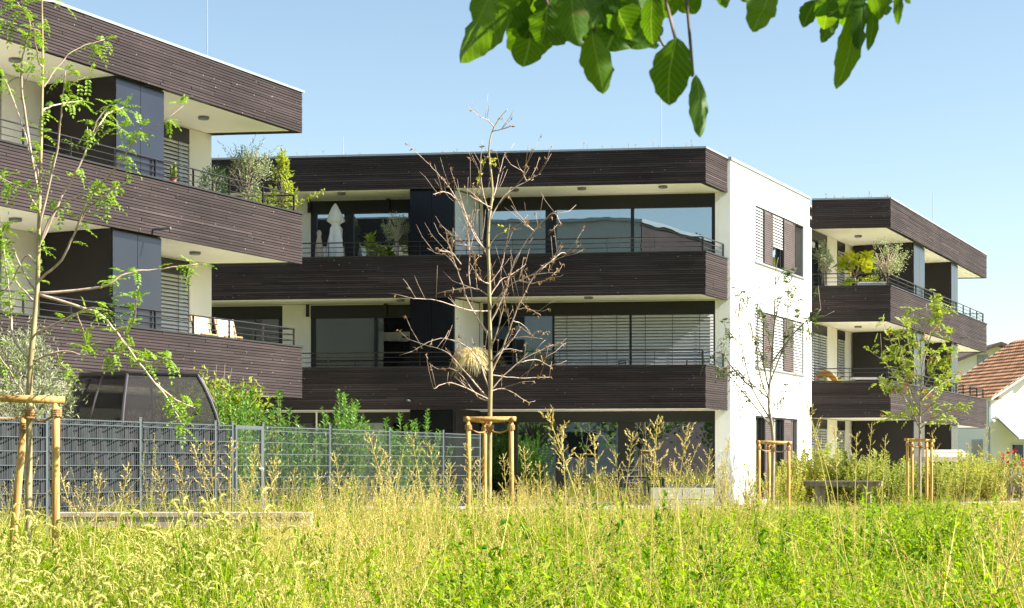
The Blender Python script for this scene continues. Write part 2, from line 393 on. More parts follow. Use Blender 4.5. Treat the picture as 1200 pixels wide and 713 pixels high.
# ------------------------------------------------------------------ ground
def make_ground():
    m, nt, b = newmat('meadow_soil'); L = nt.links.new; b.inputs['Roughness'].default_value = .95
    tc = N(nt, 'ShaderNodeTexCoord'); no = N(nt, 'ShaderNodeTexNoise'); no.inputs['Scale'].default_value = .8; no.inputs['Detail'].default_value = 8
    L(tc.outputs['Object'], no.inputs['Vector']); cr = N(nt, 'ShaderNodeValToRGB'); L(no.outputs['Fac'], cr.inputs[0])
    cr.color_ramp.elements[0].position = .35; cr.color_ramp.elements[1].position = .65
    cr.color_ramp.elements[0].color = (.10, .13, .025, 1); cr.color_ramp.elements[1].color = (.26, .26, .07, 1)
    sx = N(nt, 'ShaderNodeSeparateXYZ'); L(tc.outputs['Object'], sx.inputs[0]); st = N(nt, 'ShaderNodeMapRange'); st.inputs['From Min'].default_value = 27; st.inputs['From Max'].default_value = 31; L(sx.outputs['Y'], st.inputs['Value'])
    mm = N(nt, 'ShaderNodeMix', data_type='RGBA'); mm.inputs[6].default_value = (.045, .05, .02, 1); L(st.outputs[0], mm.inputs['Factor']); L(cr.outputs[0], mm.inputs[7]); L(mm.outputs[2], b.inputs['Base Color'])
    g = MB(); ys = [-600, -200, -80, -30, -5, 0, 5, 10, 12] + [13+.5*i for i in range(15)] + [22, 30, 40, 60, 90, 150, 400, 1500]
    xs = [-900, -300, -100, -40, -20, -10, 0, 10, 20, 40, 100, 300, 900]
    for y in ys:
        for x in xs: g.v.append((x, y, ground_z(y)))
    w = len(xs)
    for j in range(len(ys)-1):
        for i in range(w-1):
            g.f.append((j*w+i, j*w+i+1, (j+1)*w+i+1, (j+1)*w+i)); g.m.append(0)
    o = g.build('ground', m, smooth=True); tag(o, kind='structure')
    # paved terrace round the middle building and a mown strip of lawn
    t = MB(); c0 = PB + n2*2.4 - d2*1.2
    t.prism([(c0 + d2*26), c0, (c0 + d1*7.5), (RB + d1*6.5 + n1*.2), (RB + d2*26)][0:5], GZ-.1, GZ+.015)
    tag(t.build('terrace', M['concrete']), kind='structure')
    t = MB(); a = PA + n1*2.6; t.prism([a - d1*22, a, a + d2*4.8, a - d1*22 + d2*4.8], GZ-.1, GZ+.016); tag(t.build('bounce_slab_left', M['concrete']), kind='structure')  # pale slab added to bounce sunlight up onto the left soffits
    t = MB(); a = PC + n1*3.2 + n2*1.5; t.prism([a, a + d1*19, a + d1*19 + d2*5.2, a + d2*5.2], GZ-.1, GZ+.02); tag(t.build('bounce_slab_wing', M['concrete']), kind='structure')  # added pale slab, throws light up under the wing balconies
make_ground()

# ------------------------------------------------------------------ building pieces
def clad(mb, poly, z0, z1, pitch=.058, th=.024, rng=R, mi=0):
    """horizontal battens of random length along a polyline; outward is to the right of travel"""
    rows = max(1, round((z1-z0)/pitch)); h = (z1-z0)/rows
    for a, b in zip(poly[:-1], poly[1:]):
        d = (b-a); Ls = d.length; d = d/Ls; n = Vector((d[1], -d[0]))
        for r in range(rows):
            s = -th*.6; off = rng.uniform(.3, 3.2)
            while s < Ls + th*.6:
                e = min(Ls + th*.6, s + off)
                if Ls - e < .5: e = Ls + th*.6
                t = th + rng.uniform(-.005, .006); za = z0 + r*h + rng.uniform(-.002, .002)
                mb.obox(a, d, n, s, e-.009, .002, t, za+.006, za+h-.008, mi)
                s = e; off = rng.uniform(1.8, 4.2)

def offset_poly(poly, k):
    """inner copy of an open polyline, moved k to the left of travel"""
    out = []
    for i, p in enumerate(poly):
        ds = []
        if i > 0: ds.append((poly[i]-poly[i-1]).normalized())
        if i < len(poly)-1: ds.append((poly[i+1]-poly[i]).normalized())
        ns = [Vector((-d[1], d[0])) for d in ds]
        if len(ns) == 1: out.append(p + ns[0]*k)
        else:
            b = (ns[0]+ns[1]).normalized(); out.append(p + b*(k/max(.2, b.dot(ns[0]))))
    return out

def strip_wall(mb, poly, th, z0, z1, mi=0):
    inn = offset_poly(poly, th)
    for i in range(len(poly)-1):
        mb.prism([poly[i], poly[i+1], inn[i+1], inn[i]], z0, z1, mi)

def railing(root, poly, z, h=.38, bars=3, spacing=1.25):
    inn = offset_poly(poly, .09)
    bar = MB()
    for k in range(bars):
        zz = z + h*(k+1)/bars; r = .017 if k == bars-1 else .010
        bar.tube([(p[0], p[1], zz) for p in inn], r, 6)
    post = bar
    for a, b in zip(inn[:-1], inn[1:]):
        L = (b-a).length; n = max(1, round(L/spacing)); d = (b-a)/L
        for i in range(n+1):
            p = a + d*min(L-.03, max(.03, L*i/n)); post.obox(p, d, Vector((-d[1], d[0])), -.006, .006, -.022, .022, z-.05, z+h-.012)
    return bar.build('railing', M['railing'], root)

def fascia(root, name, poly, z0, z1, top):
    mb = MB(); core = offset_poly(poly, 0)
    strip_wall(mb, core, .14, z0+.02, z1-.01, 1)
    clad(mb, poly, z0, z1)
    o = mb.build(name, [M['clad'], M['darkframe']], root)
    c = MB(); outp = offset_poly(poly, -.05)
    inn = offset_poly(poly, .19)
    for i in range(len(poly)-1):
        c.prism([outp[i], outp[i+1], inn[i+1], inn[i]], z1+.002, z1+(.05 if top else .035))
    c.build('coping', M['zinc'] if top else M['railing'], o)
    return o

def slab(root, name, poly, z0, z1, mat='soffit'):
    mb = MB(); mb.prism(poly, z0, z1); return mb.build(name, M[mat], root)

def blind(mb, o, d, n, s0, s1, zb, zt, pitch=.085, depth=.055, t=0.0, mi=0, tapes=2, tilt=1.25):
    k = 0; z = zt
    while z > zb+.02:
        dz = depth*tilt
        i = len(mb.v)
        def P(s, tt, zz): return (o[0]+d[0]*s+n[0]*tt, o[1]+d[1]*s+n[1]*tt, zz)
        mb.v += [P(s0, t-depth/2, z), P(s1, t-depth/2, z), P(s1, t+depth*.1, z-dz*.35), P(s0, t+depth*.1, z-dz*.35), P(s1, t+depth/2, z-dz-.012), P(s0, t+depth/2, z-dz-.012)]
        mb.f += [(i, i+1, i+2, i+3), (i+3, i+2, i+4, i+5)]; mb.m += [mi, mi]
        z -= pitch; k += 1
    mb.obox(o, d, n, s0, s1, t-.02, t+.02, zb-.02, zb+.012, mi)
    for k in range(tapes):
        s = s0 + (s1-s0)*(k+.5)/tapes
        mb.obox(o, d, n, s-.008, s+.008, t+depth/2+.002, t+depth/2+.005, zb, zt, mi+1)

def window(root, o, d, n, s0, s1, z0, z1, fields, head=.32, depth=.12, fr=.055, label=None, sill=False):
    """dark frame with fields [(s0, s1, kind)]; kinds glass, dark, open, blind, half, shutter, curtain"""
    if s0 > s1: s0, s1 = s1, s0
    fields = sorted([(min(a, b), max(a, b), k) for a, b, k in fields])
    mb = MB(); ta, tb = -depth, -depth+.07
    mb.obox(o, d, n, s0, s1, ta, tb+.05, z1-head, z1-.004)
    mb.obox(o, d, n, s0, s1, ta, tb, z0, z0+.07)
    edges = [s0] + [v for f in fields for v in f[:2]] + [s1]
    for i in range(0, len(edges), 2):
        a, b = edges[i], edges[i+1]
        if b-a < .03: m_ = (a+b)/2; a, b = m_-.015, m_+.015
        mb.obox(o, d, n, a, b, ta+.002, tb+.012, z0+.07, z1-head)
    w = mb.build('window', M['darkframe'], root)
    if label: w['label'] = label
    for a, b, k in fields:
        q = MB(); q.obox(o, d, n, a, b, ta+.02, ta+.032, z0+.07, z1-head)
        if k == 'open': continue
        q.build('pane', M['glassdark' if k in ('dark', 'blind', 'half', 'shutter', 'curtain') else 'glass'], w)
        zt = z1-head
        if k == 'blind':
            q = MB(); blind(q, o, d, n, a+.01, b-.01, z0+.05, zt, t=.0, tapes=max(2, round((b-a)/.75))); q.build('blind', [M['blind'], M['blindtape']], w)
        if k == 'half':
            q = MB(); blind(q, o, d, n, a+.01, b-.01, z0+(zt-z0)*.42, zt, t=.0); q.build('blind', [M['blind'], M['blindtape']], w)
        if k == 'shutter':
            q = MB(); z = z0+.04
            q.obox(o, d, n, a, a+.05, -.03, .03, z0+.02, zt); q.obox(o, d, n, b-.05, b, -.03, .03, z0+.02, zt)
            q.obox(o, d, n, a+.05, b-.05, -.012, -.004, z0+.02, zt)
            while z < zt-.05:
                q.obox(o, d, n, a+.05, b-.05, -.002, .024, z, z+.042); z += .06
            q.build('shutter', M['shutter'], w)
        if k == 'curtain':
            q = MB(); m_ = 14
            for i in range(m_):
                u0, u1 = a+(b-a)*i/m_, a+(b-a)*(i+1)/m_
                t0, t1 = -.2-.03*(i % 2), -.2-.03*((i+1) % 2)
                P = lambda s, t, z: (o[0]+d[0]*s+n[0]*t, o[1]+d[1]*s+n[1]*t, z)
                q.quad(P(u0, t0, z0+.08), P(u1, t1, z0+.08), P(u1, t1, zt), P(u0, t0, zt))
            q.build('curtain', M['curtain'], w)
    if sill:
        q = MB(); q.obox(o, d, n, s0-.04, s1+.04, -.1, .06, z0-.045, z0-.004); q.build('sill', M['zinc'], w)
    return w

def wall_run(mb, o, d, n, s0, s1, z0, z1, holes, th=.3, mi=0):
    """solid wall between s0 and s1 with rectangular holes [(a, b, za, zb)] that do not overlap along s"""
    holes = sorted([(min(a, b), max(a, b), za, zb) for a, b, za, zb in holes])
    s = s0
    for a, b, za, zb in holes:
        a = max(a, s0); b = min(b, s1)
        if a > s: mb.obox(o, d, n, s, a, -th, 0, z0, z1, mi)
        if za > z0+.001: mb.obox(o, d, n, a, b, -th, 0, z0, za, mi)
        if zb < z1-.001: mb.obox(o, d, n, a, b, -th, 0, zb, z1, mi)
        s = b
    if s < s1: mb.obox(o, d, n, s, s1, -th, 0, z0, z1, mi)

def storage(root, a, d, n, s0, s1, depthdir, depth, z0, z1, metal=True, label=None):
    """store cupboard closing part of a balcony: dark boards, metal front with a joint"""
    if s0 > s1: s0, s1 = s1, s0
    mb = MB()
    p = [a + d*s0, a + d*s1, a + d*s1 + depthdir*depth, a + d*s0 + depthdir*depth]
    ar = sum(p[i][0]*p[(i+1) % 4][1]-p[(i+1) % 4][0]*p[i][1] for i in range(4))
    if ar < 0: p.reverse()
    mb.prism(p, z0, z1)
    o = mb.build('storage_cupboard', M['darkwood'], root)
    f = MB(); w = s1-s0; k = 2
    for i in range(k):
        f.obox(a, d, n, s0+w*i/k+.006, s0+w*(i+1)/k-.006, .004, .03, z0+.02, z1-.02)
    f.build('front_panel', M['panel'] if metal else M['panelnavy'], o)
    if label: o['label'] = label
    return o

M['panelnavy'] = plain('navy_panel', (.012, .012, .016), .22, metal=.55, var=.05, scale=1)

def ceiling_lamp(root, p, z):
    mb = MB(); mb.lathe((p[0], p[1], z-.06), [(.10, 0), (.12, .012), (.12, .058)], 14); mb.build('ceiling_lamp', M['lampmetal'], root)

def spout(root, p, n, z, L=.42):
    mb = MB(); a = Vector((p[0], p[1], z)); nn = Vector((n[0], n[1], 0))
    mb.tube([a-nn*.1, a+nn*L*.6, a+nn*L], .028, 8); mb.build('water_spout', M['lampmetal'], root)

# ------------------------------------------------------------------ left apartment building
def building_left():
    base = PA - d1*14
    root = empty('apartment_building', (base[0], base[1], GZ), 'dark slatted apartment block cut off by the left edge, balconies with blue grey cupboard fronts', 'building')
    Lf = 26.0; far = PA - d1*Lf
    dep = 1.94
    a0 = PA + d2*(dep/ -(d2.dot(n1))) if d2.dot(n1) < 0 else PA
    # recessed wall line runs from a0 back towards the camera
    A0 = a0
    endp = PA + d2*13
    sA = lambda x: s_at(A0, -d1, x)     # distance back from the far corner, along -d1
    dd = -d1
    body = MB()
    # end wall (faces away) and ends
    body.obox(A0, d2, -n2, .3, 11, -.3, 0, GZ-.1, Z['fas'])
    for z0, z1, key in ((Z['f2'], Z['fas'], 2), (Z['f1'], Z['p2b'], 1), (Z['f0'], Z['p1b'], 0)):
        holes = []
        cl = sA(222)
        if key == 0:
            holes = [(1.2, 4.6, z0, z1), (7, 12, z0, z1)]
        else:
            holes = [(cl, cl+3.1, z0, z1), (sA(2), sA(2)+3.2, z0, z1)]
        wall_run(body, A0, dd, n1, 0, Lf, z0-.02, z1+.02, holes)
        for i, h in enumerate(holes):
            w = h[1]-h[0]
            ks = ['blind', 'blind'] if key else ['dark', 'dark']
            window(root, A0, dd, n1, h[0], h[1], h[2], h[3], [(h[0]+.06, h[0]+w/2-.03, ks[0]), (h[0]+w/2+.03, h[1]-.06, ks[1])])
        ib = MB(); ib.obox(A0, dd, n1, .31, Lf, -4.2, -4.0, z0, z1)
        ib.build('interior_wall', M['interior'], root)
    body.build('wall', M['render'], root)
    # roof and floor slabs under/over the rooms, roof over the balcony
    front = [far, PA]
    def deck(z0, z1, name):
        slab(root, name, [far - n1*.14, PA - n1*.14 - d1*.14, PA + d2*11 - d1*.14, far + d2*11], z0, z1)
    deck(Z['fas']+.03, Z['roof']-.1, 'roof_slab')
    deck(Z['p2b']+.03, Z['f2'], 'balcony_slab'); deck(Z['p1b']+.03, Z['f1'], 'balcony_slab')
    slab(root, 'roof_gravel', [far - n1*.2, PA - n1*.2 - d1*.2, PA + d2*11 - d1*.2, far + d2*11], Z['roof']-.098, Z['roof']-.06, 'gravel')
    endw = dep/-(d2.dot(n1))
    pr = [far, PA, PA + d2*(endw-.02)]
    fascia(root, 'roof_fascia', [far, PA, PA + d2*11], Z['fas'], Z['roof'], True)
    for zb, zt in ((Z['p2b'], Z['p2t']), (Z['p1b'], Z['p1t'])):
        fascia(root, 'balcony_parapet', pr, zb, zt, False)
        railing(root, pr, zt+.035)
    for z0, z1 in ((Z['f2'], Z['fas']), (Z['f1'], Z['p2b'])):
        up = z1 > 8
        s0, s1 = s_at(PA, dd, 199 if up else 196), s_at(PA, dd, 143 if up else 139)
        storage(root, PA - n1*.17, dd, n1, s0, s1, -n1, dep-.2, z0+.01, z1+.02)
        s2 = s1 + 7.6
        storage(root, PA - n1*.17, dd, n1, s2, s2+1.4, -n1, dep-.2, z0+.01, z1+.02)
    storage(root, PA - n1*1.0, dd, n1, .6, 1.0, -n1, .9, Z['f0'], Z['p1b']+.02)
    for q, z in ((2.3, 8.68), (5.2, 8.68), (2.6, 5.78), (8, 5.78), (8, 8.68)):
        ceiling_lamp(root, PA + dd*q - n1*.95, z)
    spout(root, PA + dd*s_at(PA, dd, 178) + n1*.03, n1, 5.86)
    return root
building_left()

# ------------------------------------------------------------------ middle building with its rear wing
def building_middle():
    root = empty('apartment_building', (RB[0], RB[1], GZ), 'dark slatted apartment block in the middle with white gable wall and wrapped balconies behind', 'building')
    LF, LS = 20.0, 24.2
    sF = lambda x: s_at(RB, d2, x)            # along the recessed front, leftwards
    sS = lambda x: s_at(RB, d1, x)            # along the long side, away
    e0 = .0
    body = MB(); white = MB()
    # ---- front, per storey
    spec = {
        2: dict(z=(Z['f2'], Z['fas']), win=[
            (150, 331, [(155, 238, 'glass'), (246, 326, 'glass')]),
            (364, 481, [(371, 403, 'glass'), (414, 478, 'glass')]),
            (536, 559, [(538, 557, 'glass')]),
            (566, 838, [(571, 639, 'glass'), (652, 739, 'glass'), (743, 834, 'glass')])]),
        1: dict(z=(Z['f1'], Z['p2b']), win=[
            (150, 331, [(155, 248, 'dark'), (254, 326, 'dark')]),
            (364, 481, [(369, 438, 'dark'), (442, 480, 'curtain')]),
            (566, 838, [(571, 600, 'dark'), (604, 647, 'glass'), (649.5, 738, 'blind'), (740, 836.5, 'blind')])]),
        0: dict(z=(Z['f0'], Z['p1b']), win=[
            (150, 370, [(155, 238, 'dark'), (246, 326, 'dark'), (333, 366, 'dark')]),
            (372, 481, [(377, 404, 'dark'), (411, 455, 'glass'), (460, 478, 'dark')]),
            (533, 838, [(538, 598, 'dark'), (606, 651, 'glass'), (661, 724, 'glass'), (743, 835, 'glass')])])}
    for key, sp in spec.items():
        z0, z1 = sp['z']
        holes = [(sF(a), sF(b), z0, z1+.0) for a, b, _ in sp['win']]
        wall_run(body, RB, d2, n2, .32, LF, z0-.02, z1+.02, holes)
        for a, b, fl in sp['win']:
            window(root, RB, d2, n2, sF(a), sF(b), z0+.0, z1, [(sF(x), sF(y), k) for x, y, k in fl], head=.36 if key else .3)
    # strip of front wall right at the corner, full height (the white block's narrow end)
    white.obox(RB, d2, n2, .0, .318, -.3, 0, GZ-.1, Z['roof']-.02)
    body.obox(RB, d2, n2, .322, LF, -.3, -.004, Z['fas']+.03, Z['roof']-.05)
    # ---- long side: white block to the wing, then the balconies' back wall
    wx0, wx1 = sS(885), sS(942)
    w0, w1 = sS(885), sS(935)
    sw = sS(948.5)
    for z0, z1, hz in ((GZ-.1, 2.95, (.35, 2.71, w0, w1)), (2.95, 5.9, (4.08, 5.68, wx0, wx1)), (5.9, Z['roof']-.02, (7.04, 8.62, wx0, wx1))):
        wall_run(white, RB, d1, n1, .0, sw, z0, z1, [(hz[2], hz[3], hz[0], hz[1])])
    for (za, zb, a, b, kinds) in ((7.04, 8.62, wx0, wx1, [(885.3, 893.5, 'blind'), (895, 904.5, 'shutter'), (905.5, 916.5, 'half'), (918, 930.5, 'shutter'), (931.5, 934.5, 'dark')]),
                                  (4.08, 5.68, wx0, wx1, [(885.3, 893, 'blind'), (894, 904.5, 'shutter'), (905.5, 917, 'blind'), (918, 928.5, 'shutter'), (929.5, 939.5, 'blind')]),
                                  (.35, 2.71, w0, w1, [(886, 895, 'dark'), (896, 906, 'shutter'), (907.5, 917, 'dark'), (918, 928, 'shutter'), (929, 932.5, 'dark')])):
        window(root, RB, d1, n1, a+.004, b-.004, za+.004, zb-.004, [(sS(x), sS(y), k) for x, y, k in kinds], head=.05, depth=.14, sill=True)
    for z0, z1 in ((Z['f2'], Z['fas']), (Z['f1'], Z['p2b']), (Z['f0'], Z['p1b'])):
        up = z1 > 8
        hs = [(sS(951), sS(969.5)), (sS(981), sS(990.5))]
        holes = [(a, b, z0, z1) for a, b in hs]
        wall_run(body, RB, d1, n1, sw+.004, LS, z0-.02, z1+.02, holes)
        a, b = hs[0]; mid = (a+b)/2
        window(root, RB, d1, n1, a, b, z0, z1, [(a+.06, mid-.03, 'glass' if up else 'blind'), (mid+.03, b-.06, 'glass' if up else 'blind')], head=.3)
        a, b = hs[1]
        window(root, RB, d1, n1, a, b, z0, z1, [(a+.06, b-.06, 'blind')], head=.3)
    # back wall and far end
    body.obox(RB + d1*LS, d2, -n2, .31, 14, -.3, 0, GZ-.1, Z['roof']-.05)
    ob = body.build('wall', M['render'], root)
    white.build('white_wall', M['white'], root)
    # interior
    ib = MB()
    ib.obox(RB, d2, n2, .4, LF, -4.6, -4.4, .1, Z['roof']-.2)
    for x in (480, 560):
        ib.obox(RB, d2, n2, sF(x)-.08, sF(x)+.08, -4.4, -.35, .1, Z['roof']-.2)
    ib.obox(RB, d1, n1, 4.8, LS, -4.6, -4.4, .1, Z['roof']-.2)
    ib.build('interior_wall', M['interior'], root)
    # slabs
    poly = [RB + d2*LF, RB + d2*.31 + d1*.0, RB + d2*.31 + d1*LS, RB + d2*LF + d1*LS]
    for z0, z1 in ((2.83, 3.1), (5.8, 6.05), (8.7, 9.4)):
        slab(root, 'floor_slab', [p*1.0 for p in [RB + d2*LF - n2*.31, RB + d2*.35 - n2*.31, RB + d2*.35 + d1*(LS-.3), RB + d2*LF + d1*(LS-.3)]], z0, z1, 'interior')
    rr = [RB + d2*LF - n2*.1, RB + d2*.2 + d1*.2, RB + d2*.2 + d1*(LS-.2), RB + d2*LF + d1*(LS-.2)]
    slab(root, 'roof_gravel', rr, Z['roof']-.13, Z['roof']-.06, 'gravel')
    cp = MB(); cpoly = [RB - d2*.05 - d1*.05, RB - d2*.04 + d1*sw]
    cp.obox(RB, d1, n1, -.03, sw, -.3, .04, Z['roof']-.018, Z['roof']+.06)
    cp.obox(RB, d2, n2, -.03, .9, -.3, .04, Z['roof']-.016, Z['roof']+.058)
    cp.build('wall_coping', M['zinc'], root)
    # ---- front balconies
    sb, tb = meet(PB, d1, RB, d2)            # where the balcony's short side meets the front wall
    farB = PB + d2*LF
    pr = [farB, PB, PB + d1*(sb-.003)]
    slab_poly = lambda k: [farB - n2*k, PB - n2*k + d2*.15, PB + d1*(sb-.003) + d2*.14, RB + d2*LF + n2*.003]
    fascia(root, 'roof_fascia', pr, Z['fas'], Z['roof'], True)
    slab(root, 'roof_slab', slab_poly(.14), Z['fas']+.03, Z['roof']-.09)
    for zb, zt, zf in ((Z['p2b'], Z['p2t'], Z['f2']), (Z['p1b'], Z['p1t'], Z['f1'])):
        fascia(root, 'balcony_parapet', pr, zb, zt, False)
        railing(root, pr, zt+.035)
        slab(root, 'balcony_slab', slab_poly(.14), zb+.03, zf)
    for z0, z1 in ((Z['f2'], Z['fas']), (Z['f1'], Z['p2b']), (Z['f0'], Z['p1b'])):
        storage(root, PB - n2*.17, d2, n2, s_at(PB, d2, 479), s_at(PB, d2, 530), d1, sb-.2, z0+.01, z1+.02, metal=False)
        q = MB(); sr = s_at(PB, d2, 530); q.obox(PB - n2*.2 + d2*sr, d1, n1, .05, sb-.3, .004, .03, z0+.02, z1-.01)
        q.build('side_panel', M['curtain' if z1 > 8 else ('render' if z1 > 5 else 'darkwood')], root)
    for x, z in ((395, 8.68), (465, 5.78), (600, 8.68), (680, 8.68), (776, 8.68), (688, 5.78)):
        p = PB + d2*s_at(PB, d2, x) - n2*.5; ceiling_lamp(root, p, z)
    for x, z in ((481, 5.98), (481, 3.02)):
        spout(root, PB + d2*s_at(PB, d2, x) + n2*.03, n2, z)
    # awning guide brackets under the front soffits
    for x, z in ((363, 8.66), (455, 8.66), (361, 5.77), (452, 5.77)):
        q = MB(); p = RB + d2*sF(x); q.obox(p, d2, n2, -.04, .04, .01, .09, z-.34, z); q.build('awning_bracket', M['darkframe'], root)
    # ---- wing balconies wrapping the long side
    s0, t0 = meet(PC, d2, RB, d1)
    e = 15.75; PE = PC + d1*e
    _, _t = meet(PE, d2, RB, d1); se = meet(PE, d2, RB, d1)[0]
    pr = [PC + d2*(s0-.006), PC, PE, PE + d2*(se-.02)]
    in1 = offset_poly(pr, .14)
    sp = [in1[0], in1[1], in1[2], in1[3]]
    fascia(root, 'roof_fascia', pr, Z['fas'], Z['roof'], True)
    slab(root, 'roof_slab', sp, Z['fas']+.03, Z['roof']-.09)
    for zb, zt, zf in ((Z['p2b'], Z['p2t'], Z['f2']), (Z['p1b'], Z['p1t'], Z['f1'])):
        fascia(root, 'balcony_parapet', pr, zb, zt, False)
        railing(root, pr, zt+.035)
        slab(root, 'balcony_slab', sp, zb+.03, zf)
    for z0, z1 in ((Z['f2'], Z['fas']), (Z['f1'], Z['p2b']), (Z['f0'], Z['p1b'])):
        storage(root, PC - n1*.17, d1, n1, s_at(PC, d1, 1076), s_at(PC, d1, 1088.5), -n1, 2.0, z0+.01, z1+.02)
        storage(root, PC - n1*.17, d1, n1, s_at(PC, d1, 1119.5), s_at(PC, d1, 1127), -n1, 2.0, z0+.01, z1+.02)
    for q, z in ((1.6, 8.68), (1.6, 5.78), (7.5, 8.68)):
        ceiling_lamp(root, PC + d1*q - n1*1.1 + d2*.3, z)
    for z in (5.98, 3.0):
        spout(root, PC + d1*s_at(PC, d1, 1125) + n1*.03, n1, z, .3)
    return root
building_middle()

# ------------------------------------------------------------------ roof things
def rod(x, yb, yt, Y, label):
    mb = MB(); a = px(x, yb, Y); b = px(x, yt, Y); a.z = Z['roof']-.06
    mb.lathe(a, [(.14, 0), (.14, .06), (.05, .08)], 10); mb.tube([a+UP*.05, b], [.018, .010], 5)
    tag(mb.build('lightning_rod', M['zinc'], None, origin=tuple(a)), label, 'lightning rod', 'lightning rods on the roofs')
rod(243, 66, -6, 40.5, 'thin lightning rod on the roof of the left building')
rod(775, 178, 100, 52, 'thin lightning rod on the front part of the middle roof')
rod(1093, 262, 226, 60, 'thin short lightning rod above the rear balcony wing')
rod(402, 186, 160, 49, 'thin lightning rod showing between the left roof and the potted olive')
for x, Y, lb in ((366, 47.6, 'small roof anchor bracket near the left end of the middle roof'), (467, 47.2, 'small roof anchor bracket above the closed white parasol')):
    mb = MB(); a = px(x, 186, Y); a.z = Z['roof']-.06
    mb.tube([a, a+UP*.42], .025, 6); mb.tube([a+UP*.40, a+Vector((.25, 0, .22)), a+Vector((.5, 0, .12))], .02, 6)
    mb.box((a.x, a.y, a.z+.02), .3, .3, .04)
    tag(mb.build('roof_anchor', M['zinc'], None, origin=tuple(a)), lb, 'roof anchor', 'roof anchors')

def roof_plants():
    rng = random.Random(5); mb = MB()
    for i in range(260):
        s = rng.uniform(0, 15); p = PB + d2*s - n2*rng.uniform(.4, 1.3)
        if rng.random() < .35: p = PC + d2*rng.uniform(0, 2) - n2*rng.uniform(.4, 1.2) + d1*.2
        b = Vector((p[0], p[1], Z['roof']-.07)); h = rng.choice([.18, .22, .28, .34]) * rng.uniform(.6, 1.2)
        t = b + Vector((rng.uniform(-.08, .08), rng.uniform(-.08, .08), h)); mb.tube([b, t], .004, 3)
        for k in range(4):
            mb.leaf(t - UP*rng.uniform(0, .08), rdir(rng), rdir(rng), .04, .025)
    tag(mb.build('roof_undergrowth', M['leaf_dead']), 'sparse dry stonecrop stalks along the edge of the green roof', 'roof plants', kind='stuff')
roof_plants()

# ------------------------------------------------------------------ plants: shared builders
def foliage(mb, rng, c, rad, n, L, w, mi=0, shell=.35, up=.3, clump=0):
    """leaves spread through an ellipsoid, thicker towards its skin, gathered in uneven clumps"""
    c = Vector(c); cl = [rdir(rng)*rng.uniform(.45, 1.0) for _ in range(clump)] if clump else None
    for i in range(n):
        if cl:
            q = rng.choice(cl) + rdir(rng)*rng.uniform(0, .38)
        else:
            q = rdir(rng)*(shell + (1-shell)*rng.random())**.6
        p = c + Vector((q.x*rad[0], q.y*rad[1], q.z*rad[2]))
        d = (q.normalized()*.6 + rdir(rng)*.9 + UP*up)
        mb.leaf(p, d, rdir(rng), L*rng.uniform(.6, 1.2), w*rng.uniform(.7, 1.2), mi=mi)

def stems(mb, rng, base, c, rad, n, r=.012, mi=0):
    base = Vector(base); c = Vector(c)
    for i in range(n):
        q = rdir(rng, -.3, 1)*rng.uniform(.5, .95); e = c + Vector((q.x*rad[0], q.y*rad[1], q.z*rad[2]))
        m_ = base.lerp(e, .5) + Vector((rng.uniform(-.06, .06), rng.uniform(-.06, .06), .05))
        mb.tube(smooth_path([base + Vector((rng.uniform(-.02, .02), rng.uniform(-.02, .02), 0)), m_, e], 3), [r*(1-.75*i_/6) for i_ in range(7)], 5, mi)

def pot(root, base, r, h, mat='pot', square=False):
    mb = MB()
    if square: mb.box((base[0], base[1], base[2]+h/2), r*2, r*2, h); mb.box((base[0], base[1], base[2]+h-.02), r*2+.04, r*2+.04, .05)
    else: mb.lathe(base, [(r*.72, 0), (r*.95, h*.85), (r*1.06, h*.86), (r*1.06, h), (r*.9, h), (r*.88, h-.04)], 16)
    mb.build('pot', M[mat], root, smooth=False)

def potted(name, base, label, cat, crown, rad, n, L, w, leaf, trunk=.02, pr=.22, ph=.35, pm='pot', nst=10, clump=0, seed=1, bark='bark_grey', group=None, extra=None):
    rng = random.Random(seed); base = Vector(base); root = empty(name, base, label, cat, group)
    pot(root, base, pr, ph, pm)
    c = base + Vector((0, 0, crown)); fork = base + Vector((0, 0, max(ph, crown-rad[2]*.8)))
    mb = MB(); mb.tube([base+UP*(ph-.05), base+UP*(ph*.5+fork.z-base.z)*.5+Vector((.02, 0, ph*.3)), fork], [trunk, trunk*.9, trunk*.8], 7)
    stems(mb, rng, fork, c, rad, nst, trunk*.5); mb.build('trunk', M[bark], root, smooth=True)
    f = MB(); foliage(f, rng, c, rad, n, L, w, clump=clump)
    if extra: extra(f, rng, base)
    f.build('foliage', M[leaf], root)
    return root

def onB(x, depth, z):      # a spot on the front balcony seen at column x, depth metres behind the parapet
    p = PB - n2*depth; q = p + d2*s_at(p, d2, x); return Vector((q[0], q[1], z))
def onA(x, depth, z):
    p = PA - n1*depth; q = p - d1*s_at(p, -d1, x); return Vector((q[0], q[1], z))
def onC(x, depth, z):
    p = PC - n2*depth; q = p + d2*s_at(p, d2, x); return Vector((q[0], q[1], z))

